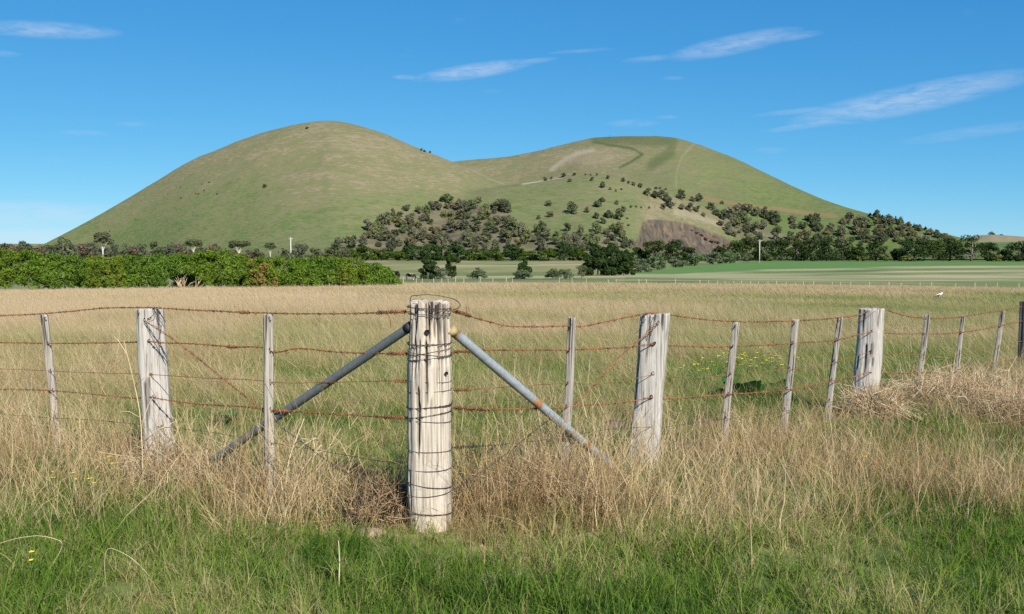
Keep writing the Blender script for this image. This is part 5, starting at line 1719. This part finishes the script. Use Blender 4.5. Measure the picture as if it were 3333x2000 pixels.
# -- verge and fence line
for d0, d1, dens in ((3.3, 6.2, 430), (6.2, 9.5, 300), (9.5, 15, 160)):
    x, y, z = field_points(r, d0, d1, dens)
    ok = clear_of_posts(x, y); x, y, z = x[ok], y[ok], z[ok]
    D = dryness(x, y, z)
    px, py = project(x, y, z)
    # green blades almost everywhere, thinner where the stalks stand thick
    g = r.random(len(x)) < np.clip(1.12 - .72 * D, .34, 1)
    gx, gy, gz, gD = x[g], y[g], z[g], D[g]
    big = r.random(len(gx)) < .33
    idx = np.where(big, r.integers(5, 8, len(gx)), r.integers(0, 5, len(gx)))
    patch = fbm(gx * 1.3, gy * 1.3, 61, 3)
    yel = sstep(1500, 1950, project(gx, gy, gz)[0]) * sstep(1650, 1800, project(gx, gy, gz)[1])
    tint = .25 + 1.1 * (patch - .5) + .35 * gD + .28 * yel + r.normal(0, .16, len(gx))
    scl = r.uniform(.65, 1.25, len(gx)) * (1 if d0 < 9 else 1.25) * (.75 + .5 * fbm(gx * 2.1, gy * 2.1, 62, 2))
    near = np.hypot(gx - CORNER_B[0], gy - CORNER_B[1]); front = (gy < 5.2) & (np.abs(gx - CORNER_B[0]) < .3) & (gy > 4.5)
    pg_ = project(gx, gy, gz)[0]
    fdg = np.where(pg_ < 1400, line_depth(LINE_L, pg_), line_depth(LINE_R, pg_))
    insg = sstep(.2, .6, gy - fdg)
    scl = scl * (.85 - .22 * insg - .12 * sstep(1900, 2900, pg_) * (1 - insg)); tint = tint + .10 + .22 * insg
    scl = np.where(front, scl * .65, scl)
    pack(GPTS, gx, gy, gz, scl, idx, tint, r)
    # dry stalks
    p = np.clip((D - .14) * .80, .13, .58) * (.6 if d0 < 9 else .8)
    m = r.random(len(x)) < p
    dx_, dy_, dz_, dD = x[m], y[m], z[m], D[m]
    kind = r.random(len(dx_))
    idx = np.where(kind < .26, r.integers(0, 4, len(dx_)), np.where(kind < .58, r.integers(4, 8, len(dx_)), np.where(kind < .76, r.integers(8, 11, len(dx_)), r.integers(11, 15, len(dx_)))))
    tall = .55 + .75 * dD * (.6 + .8 * fbm(dx_ * .9, dy_ * .9, 63, 3))
    pxd, pyd = project(dx_, dy_, dz_)
    tall = tall * (1 - .17 * sstep(2150, 2350, pxd) * (dy_ > 5.2)) * (1 - .55 * sstep(1690, 1850, pyd)) * (1 - .3 * (np.abs(pxd - 1250) < 190) * (pyd > 1480))
    tall = np.where((dy_ < 5.15) & (dy_ > 4.4) & (np.abs(dx_ - CORNER_B[0]) < .28), tall * .5, tall)
    tint = .55 + .9 * (fbm(dx_ * .8, dy_ * .8, 64, 3) - .5) + r.normal(0, .2, len(dx_)) - .12 * (pxd > 2700)
    pack(DPTS, dx_, dy_, dz_, np.clip(tall, .35, 1.35), idx, tint, r, .16)

# -- the paddock behind the fence
for d0, d1, dens in ((9.0, 22, 95), (22, 45, 46)):
    x, y, z = field_points(r, d0, d1, dens)
    D = dryness(x, y, z)
    tallp = np.clip(.15 + .85 * D, 0, 1)
    tl = r.random(len(x)) < tallp
    idx = np.where(tl, r.integers(4, 9, len(x)), r.integers(0, 4, len(x)))
    tint = D * .95 + .75 * (fbm(x * .22, y * .30, 65, 3) - .5) + r.normal(0, .05, len(x))
    scl = r.uniform(.65, 1.2, len(x)) * (.5 + .7 * D) * (1 if d0 < 20 else 1.2)
    tint = np.where(tint < .45, tint + .12, tint)
    pack(MPTS, x, y, z, scl, idx, tint, r, .08)
for st in MPTS:                                  # lean with the wind: keep the tuft's own direction
    st[1][:, 2] = r.normal(0, .45, len(st[1]))
# pale seed stalks bent by the wind stand out of the paddock
x, y, z = field_points(r, 8.0, 34, 7)
D = dryness(x, y, z)
m = r.random(len(x)) < np.clip(.15 + .8 * D, 0, .9); x, y, z, D = x[m], y[m], z[m], D[m]
n_ = len(x)
DPTS.append((np.stack([x, y, z], -1), np.stack([r.normal(0, .15, n_), r.normal(-.55, .22, n_), r.normal(0, .5, n_)], -1), np.repeat(r.uniform(.8, 1.35, n_)[:, None], 3, 1) * np.array([1, 1, 1.0]),
             r.integers(11, 15, n_), np.clip(.75 + r.normal(0, .12, n_), 0, 1)))
for d0, d1, dens in ((45, 80, 9), (80, 120, 4.5), (120, 150, 2.0)):
    x, y, z = field_points(r, d0, d1, dens)
    px, py = project(x, y, z)
    ok = ~((px < 1300) & (y > YH - 1.5))
    x, y, z = x[ok], y[ok], z[ok]
    D = dryness(x, y, z)
    tint = D * .93 + .5 * (fbm(x * .10, y * .07, 66, 3) - .5) + r.normal(0, .07, len(x))
    scl = r.uniform(.8, 1.3, len(x)) * (.7 + .4 * D) * (1 if d0 < 80 else 1.3)
    pack(FPTS, x, y, z, scl, r.integers(0, 5, len(x)), tint, r, .05)
for st in FPTS:
    st[1][:, 2] = r.normal(0, .4, len(st[1]))

scatter('green_grass', 'lush green grass of the verge and fence line', *merge(GPTS), GP)
scatter('dry_grass', 'tangled dry straw-coloured stalks along the fence', *merge(DPTS), DP)
scatter('field_grass', 'wind-combed tan and green grass behind the fence', *merge(MPTS), MP)
scatter('far_grass', 'dry tan grass in the middle distance', *merge(FPTS), FP)

# ---------------------------------------------------------------- single plants and stones
STALK = plain_material('straw_stalk', (.56, .46, .29), .85, 0, .25, 6)
STALK_B = plain_material('brown_stalk', (.36, .245, .13), .9, 0, .35, 6)
rs_ = np.random.default_rng(55)


def stalk_plant(label, px, py, y, H, lean, nb, group, mat, name='dry_stalk', thick=.004):
    b = at(px, py, y); b[2] = float(ground_z(b[0], y))
    g = Geo()
    top = np.array([lean * H, rs_.uniform(-.1, .1) * H, H])
    mid = top * .5 + np.array([rs_.uniform(-.05, .05), 0, .04 * H])
    P, s = smooth_path(np.array([[0, 0, -.02], mid, top]), .03)
    g.tube(P, np.linspace(thick, thick * .35, len(P)), 5)
    o = thing(name, label, 'dry stalk', b, group, g.mesh(name, [mat], True))
    for k in range(nb):
        i = int(len(P) * rs_.uniform(.3, .9)); a = rs_.uniform(0, 6.28); Lb = H * rs_.uniform(.15, .4)
        d = np.array([math.cos(a) * .8, math.sin(a) * .5, rs_.uniform(.3, .9)])
        g = Geo(); g.tube(np.array([P[i], P[i] + d * Lb * .55, P[i] + d * Lb + [0, 0, -.03]]), [thick * .5, thick * .4, thick * .2], 4)
        link('side_stem', g.mesh('side_stem', [mat], True), o)
    return o


stalk_plant('tall bleached forked stalk just before the wide pale grey post', 468, 1640, 5.9, .95, -.13, 6, None, STALK, thick=.005)
stalk_plant('pale stout forked stalk beside the straight split dropper', 925, 1630, 5.5, .55, .22, 5, None, STALK, thick=.008)
stalk_plant('second stout pale stalk leaning beside the straight split dropper', 935, 1640, 5.45, .42, .5, 3, None, STALK, thick=.007)
stalk_plant('pale stalk upright in the green grass below the corner post', 1100, 1900, 4.15, .24, .02, 0, None, STALK, thick=.005)
stalk_plant('reddish bare stalk upright in the grass below the wide slab post', 2450, 1850, 4.3, .44, -.05, 2, None, STALK_B, thick=.005)
for k, (x, y, l) in enumerate(((620, 1850, .1), (700, 1860, .03), (520, 1900, .1), (1500, 1860, .0), (2240, 1790, .05), (2130, 1800, .02), (1770, 1700, .03), (2700, 1840, -.2), (3080, 1890, -.1))):
    stalk_plant('single dry stalk standing in the short green foreground grass', x, y, plain_y(y, x), rs_.uniform(.25, .4), l, 1, 'single stalks in the verge', STALK, thick=.0032)


def arch(label, pts, y):
    P, s = smooth_path(np.array([at(a, b, y) for a, b in pts]), .02)
    g = Geo(); g.tube(P, .0012, 5)
    thing('arched_stalk', label, 'dry stalk', P[0], 'arched stalks in the verge', g.mesh('arched_stalk', [STALK], True, P[0]))


arch('long straw stalk arching over near the bottom corner of the verge', [(-20, 1775), (60, 1752), (130, 1745), (200, 1765), (150, 1870), (90, 1960)], 4.3)
arch('straw stalk arching down from a bend in the green verge', [(350, 1985), (360, 1785), (420, 1812), (480, 1870), (512, 1940), (516, 2010)], 4.2)
arch('low straw stalk arching across the verge towards the right', [(390, 1975), (480, 1945), (560, 1930), (690, 1930)], 4.1)
arch('straight straw lying flat below the corner post', [(990, 1840), (1100, 1840), (1250, 1832), (1358, 1826)], 4.75)


# dry tumbled bush against the far droppers
def dry_bush(label, px, py, y, R_, H, n, seed, mat, group=None):
    q = np.random.default_rng(seed)
    b = at(px, py, y); b[2] = float(ground_z(b[0], y))
    root = thing('dry_bush', label, 'dry bush', b, group)
    for part in range(2):
        g = Geo()
        for k in range(n):
            a = q.uniform(0, 6.28); e = q.uniform(.15, 1.2)
            p0 = np.array([q.normal(0, R_ * .35), q.normal(0, R_ * .35), q.uniform(0, H * .35)])
            d = np.array([math.cos(a) * math.cos(e), math.sin(a) * math.cos(e), math.sin(e)])
            L = q.uniform(.25, .55) * H * 1.1
            p1 = p0 + d * L * .5 + q.normal(0, .03, 3); p2 = p1 + (d + q.normal(0, .45, 3)) * L * .5
            if p2[2] > H: p2[2] = H * q.uniform(.8, 1)
            g.tube(np.array([p0, p1, p2]), [.0036, .003, .0016], 3, False)
            for w_ in range(2):
                s0 = p1 + (p2 - p1) * q.random(); s1 = s0 + q.normal(0, .09, 3)
                g.tube(np.array([s0, s1]), [.0026, .0013], 3, False)
        link('stems', g.mesh('stems', [mat[part]], False), root, kind='stuff')
    return root


dry_bush('big tumbled dry bush of pale stalks hiding the feet of the slim droppers', 3120, 1330, 9.8, .85, .55, 360, 3, (STALK_B, STALK))
dry_bush('smaller tumbled dry bush at the edge of the view below the steel post', 3300, 1400, 8.9, .55, .4, 170, 4, (STALK_B, STALK))
dry_bush('tangle of dry stalks at the foot of the dropper by the galvanised brace', 1790, 1560, 5.75, .42, .22, 240, 5, (STALK_B, STALK))
dry_bush('tangle of brown stalks round the foot of the wide pale grey post', 560, 1520, 6.2, .42, .28, 220, 6, (STALK_B, STALK))
dry_bush('dark twiggy tangle in the shade beside the corner post foot', 1250, 1690, 5.3, .26, .2, 260, 7, (plain_material('dark_twig', (.09, .065, .05), .9), STALK_B))
dry_bush('tuft of brown upright stalks under the bulging grey post', 2850, 1360, 8.9, .28, .4, 200, 8, (STALK_B, STALK))

# broad-leaved weeds
DOCK = foliage_mat('dock_leaf', (.035, .10, .022), (.075, .17, .04), .3)


def weed(label, px, py, y, n, size):
    b = at(px, py, y); b[2] = float(ground_z(b[0], y))
    root = thing('broadleaf_weed', label, 'weed', b, 'broad-leaved weeds')
    for k in range(n):
        a = rs_.uniform(0, 6.28); e = rs_.uniform(.3, 1.1); L = size * rs_.uniform(.7, 1.2); w = L * .32
        d = np.array([math.cos(a) * math.cos(e), math.sin(a) * math.cos(e), math.sin(e)]); s = np.array([-math.sin(a), math.cos(a), 0])
        p = [np.zeros(3), d * L * .45, d * L * .8 + [0, 0, -.03 * L], d * L * 1.05 + [0, 0, -.14 * L]]
        V = np.array([p[0], p[1] - s * w, p[1] + s * w, p[2] - s * w * .8, p[2] + s * w * .8, p[3], p[1] + [0, 0, -.03 * L], p[2] + [0, 0, -.03 * L]])
        g = Geo(); g.add(V, [[1, 6, 7, 3], [6, 2, 4, 7]], [[0, 6, 1], [0, 2, 6], [3, 7, 5], [7, 4, 5]], rs_.random())
        o = link('leaf', g.mesh('leaf', [DOCK]), root)


weed('large dark green dock clump behind the dropper by the yellow flowers', 2425, 1235, 10.4, 16, .34)
weed('small dark dock plant behind the middle dropper', 2540, 1225, 11.2, 8, .22)
weed('broad-leaved weed beside the bulging grey post', 2885, 1215, 11.0, 9, .26)
weed('low dark weed in the green grass under the galvanised brace', 1545, 1385, 6.9, 14, .16)
weed('dark weed behind the rusty brace wire', 730, 1318, 8.6, 12, .2)
weed('low dark weed tucked in the grass just past the corner post', 1490, 1545, 5.9, 8, .12)

# yellow flowers
YEL = plain_material('yellow_petal', (.75, .60, .03), .6, 0, .15, 30)
GSTEM = plain_material('green_stem', (.10, .16, .04), .8)


def flower_plant(label, px, py, y, H, nf, spread, group):
    b = at(px, py, y); b[2] = float(ground_z(b[0], y))
    root = thing('yellow_flower', label, 'flower', b, group)
    g = Geo(); tips = []
    for k in range(nf):
        t = np.array([rs_.normal(0, spread), rs_.normal(0, spread), H * rs_.uniform(.6, 1.05)])
        g.tube(np.array([[0, 0, 0], t * [.3, .3, .6], t]), [.004, .003, .002], 4, False); tips.append(t)
    link('stem', g.mesh('stem', [GSTEM]), root)
    for t in tips:
        g = Geo()
        for k in range(4):
            a = k * math.pi / 2 + rs_.uniform(0, 1); s_ = .015 * rs_.uniform(.8, 1.3) * (y / 6) ** .4
            d = np.array([math.cos(a), math.sin(a), .35]) * s_; q = np.array([-math.sin(a), math.cos(a), 0]) * s_ * .6
            g.add(np.array([t, t + d * .6 - q, t + d * 1.2, t + d * .6 + q]), [[0, 1, 2, 3]])
        link('petals', g.mesh('petals', [YEL]), root)


for k, (x, y_, Y) in enumerate(((2330, 1185, 12.0), (2375, 1170, 12.8), (2430, 1180, 12.2), (2490, 1165, 13.0), (2300, 1205, 11.4), (2540, 1190, 12.2))):
    flower_plant('yellow wildflower in the loose drift behind the dropper with rusty staples', x, y_, Y, .32, 9, .16, 'yellow wildflower drift')
for k, (x, y_, Y, lab) in enumerate(((356, 1520, 6.2, 'yellow flower just before the pale grey post'), (245, 1590, 5.8, 'yellow flower low among brown stalks past the leaning dropper'), (168, 1590, 5.85, 'yellow flower at the foot of the leaning dropper'),
                                     (295, 1620, 5.6, 'yellow flower in the brown stalks below the pale grey post'), (110, 1960, 4.2, 'yellow flower in the green verge at the bottom corner'), (2820, 1560, 6.4, 'yellow flower in the grass below the bulging grey post'))):
    flower_plant(lab, x, y_, Y, .17, 2, .02, None)

# stone and clods
def lump(name, label, px, py, y, s, mat, seed, cat):
    q = np.random.default_rng(seed)
    bm = bmesh.new(); bmesh.ops.create_icosphere(bm, subdivisions=3, radius=1)
    for v in bm.verts:
        c = v.co
        f = 1 + .5 * (float(fbm(c.x * 1.6 + seed, c.y * 1.6 + c.z * 1.1, seed, 3)) - .5)
        v.co = Vector((c.x * s[0] * f, c.y * s[1] * f, c.z * s[2] * f))
    me = bpy.data.meshes.new(name); bm.to_mesh(me); bm.free(); me.materials.append(mat)
    b = at(px, py, y); b[2] = float(ground_z(b[0], y)) + s[2] * .35
    return thing(name, label, cat, b, None, me)


STONE = plain_material('buff_stone', (.27, .20, .13), .95, 0, .4, 22)
DIRT = plain_material('dark_clod', (.10, .07, .05), .98, 0, .4, 25)
lump('stone', 'flat buff stone half buried beside the corner post', 1205, 1735, 5.0, (.085, .06, .03), STONE, 4, 'stone')
lump('dirt_clod', 'dark crumbly clod in the grass before the slab post', 1990, 1330, 8.2, (.10, .09, .06), DIRT, 6, 'clod')
lump('dirt_clod', 'brown clod in the grass just past the slab post', 2290, 1335, 8.6, (.16, .1, .06), DIRT, 7, 'clod')
lump('dirt_clod', 'dark clod between the leaning dropper and the pale grey post', 355, 1470, 6.6, (.09, .09, .06), DIRT, 8, 'clod')

# small bird on a tussock
BW = plain_material('white_plumage', (.75, .74, .72), .8, 0, .1); BD = plain_material('dark_plumage', (.05, .045, .045), .8)
yb_ = 58.0
b = at(3055, 985, yb_); b[2] = float(ground_z(b[0], yb_)) + .42
P = np.array([[-.24, 0, -.02], [-.15, 0, .0], [-.05, 0, .03], [.05, 0, .06], [.12, 0, .11], [.17, 0, .15], [.21, 0, .15], [.25, 0, .14]])
g = Geo(); g.tube(P, [.012, .03, .07, .075, .05, .045, .035, .004], 12)
bird = thing('bird', 'small white bird with dark wing perched on a tussock', 'bird', b, None, g.mesh('bird', [BW], True))
for s in (-1, 1):
    g = Geo(); g.tube(np.array([[.06, s * .065, .07], [-.06, s * .075, .03], [-.25, s * .03, -.02]]), [.03, .035, .006], 8); link('wing', g.mesh('wing', [BD], True), bird)
    g = Geo(); g.tube(np.array([[0, s * .02, -.02], [.01, s * .02, -.12]]), .006, 5); link('leg', g.mesh('leg', [BD]), bird)
g = Geo()
for k in range(70):
    a = rs_.uniform(0, 6.28); q = rs_.uniform(0, .25); p0 = np.array([q * math.cos(a), q * math.sin(a), 0])
    g.tube(np.array([p0, p0 * 1.3 + [0, 0, .25], p0 * 1.9 + [0, 0, rs_.uniform(.3, .46)]]), [.012, .01, .004], 3, False)
thing('tussock', 'pale tussock under the small white bird', 'tussock', (b[0], b[1], b[2] - .42), None, g.mesh('tussock', [STALK_B]))
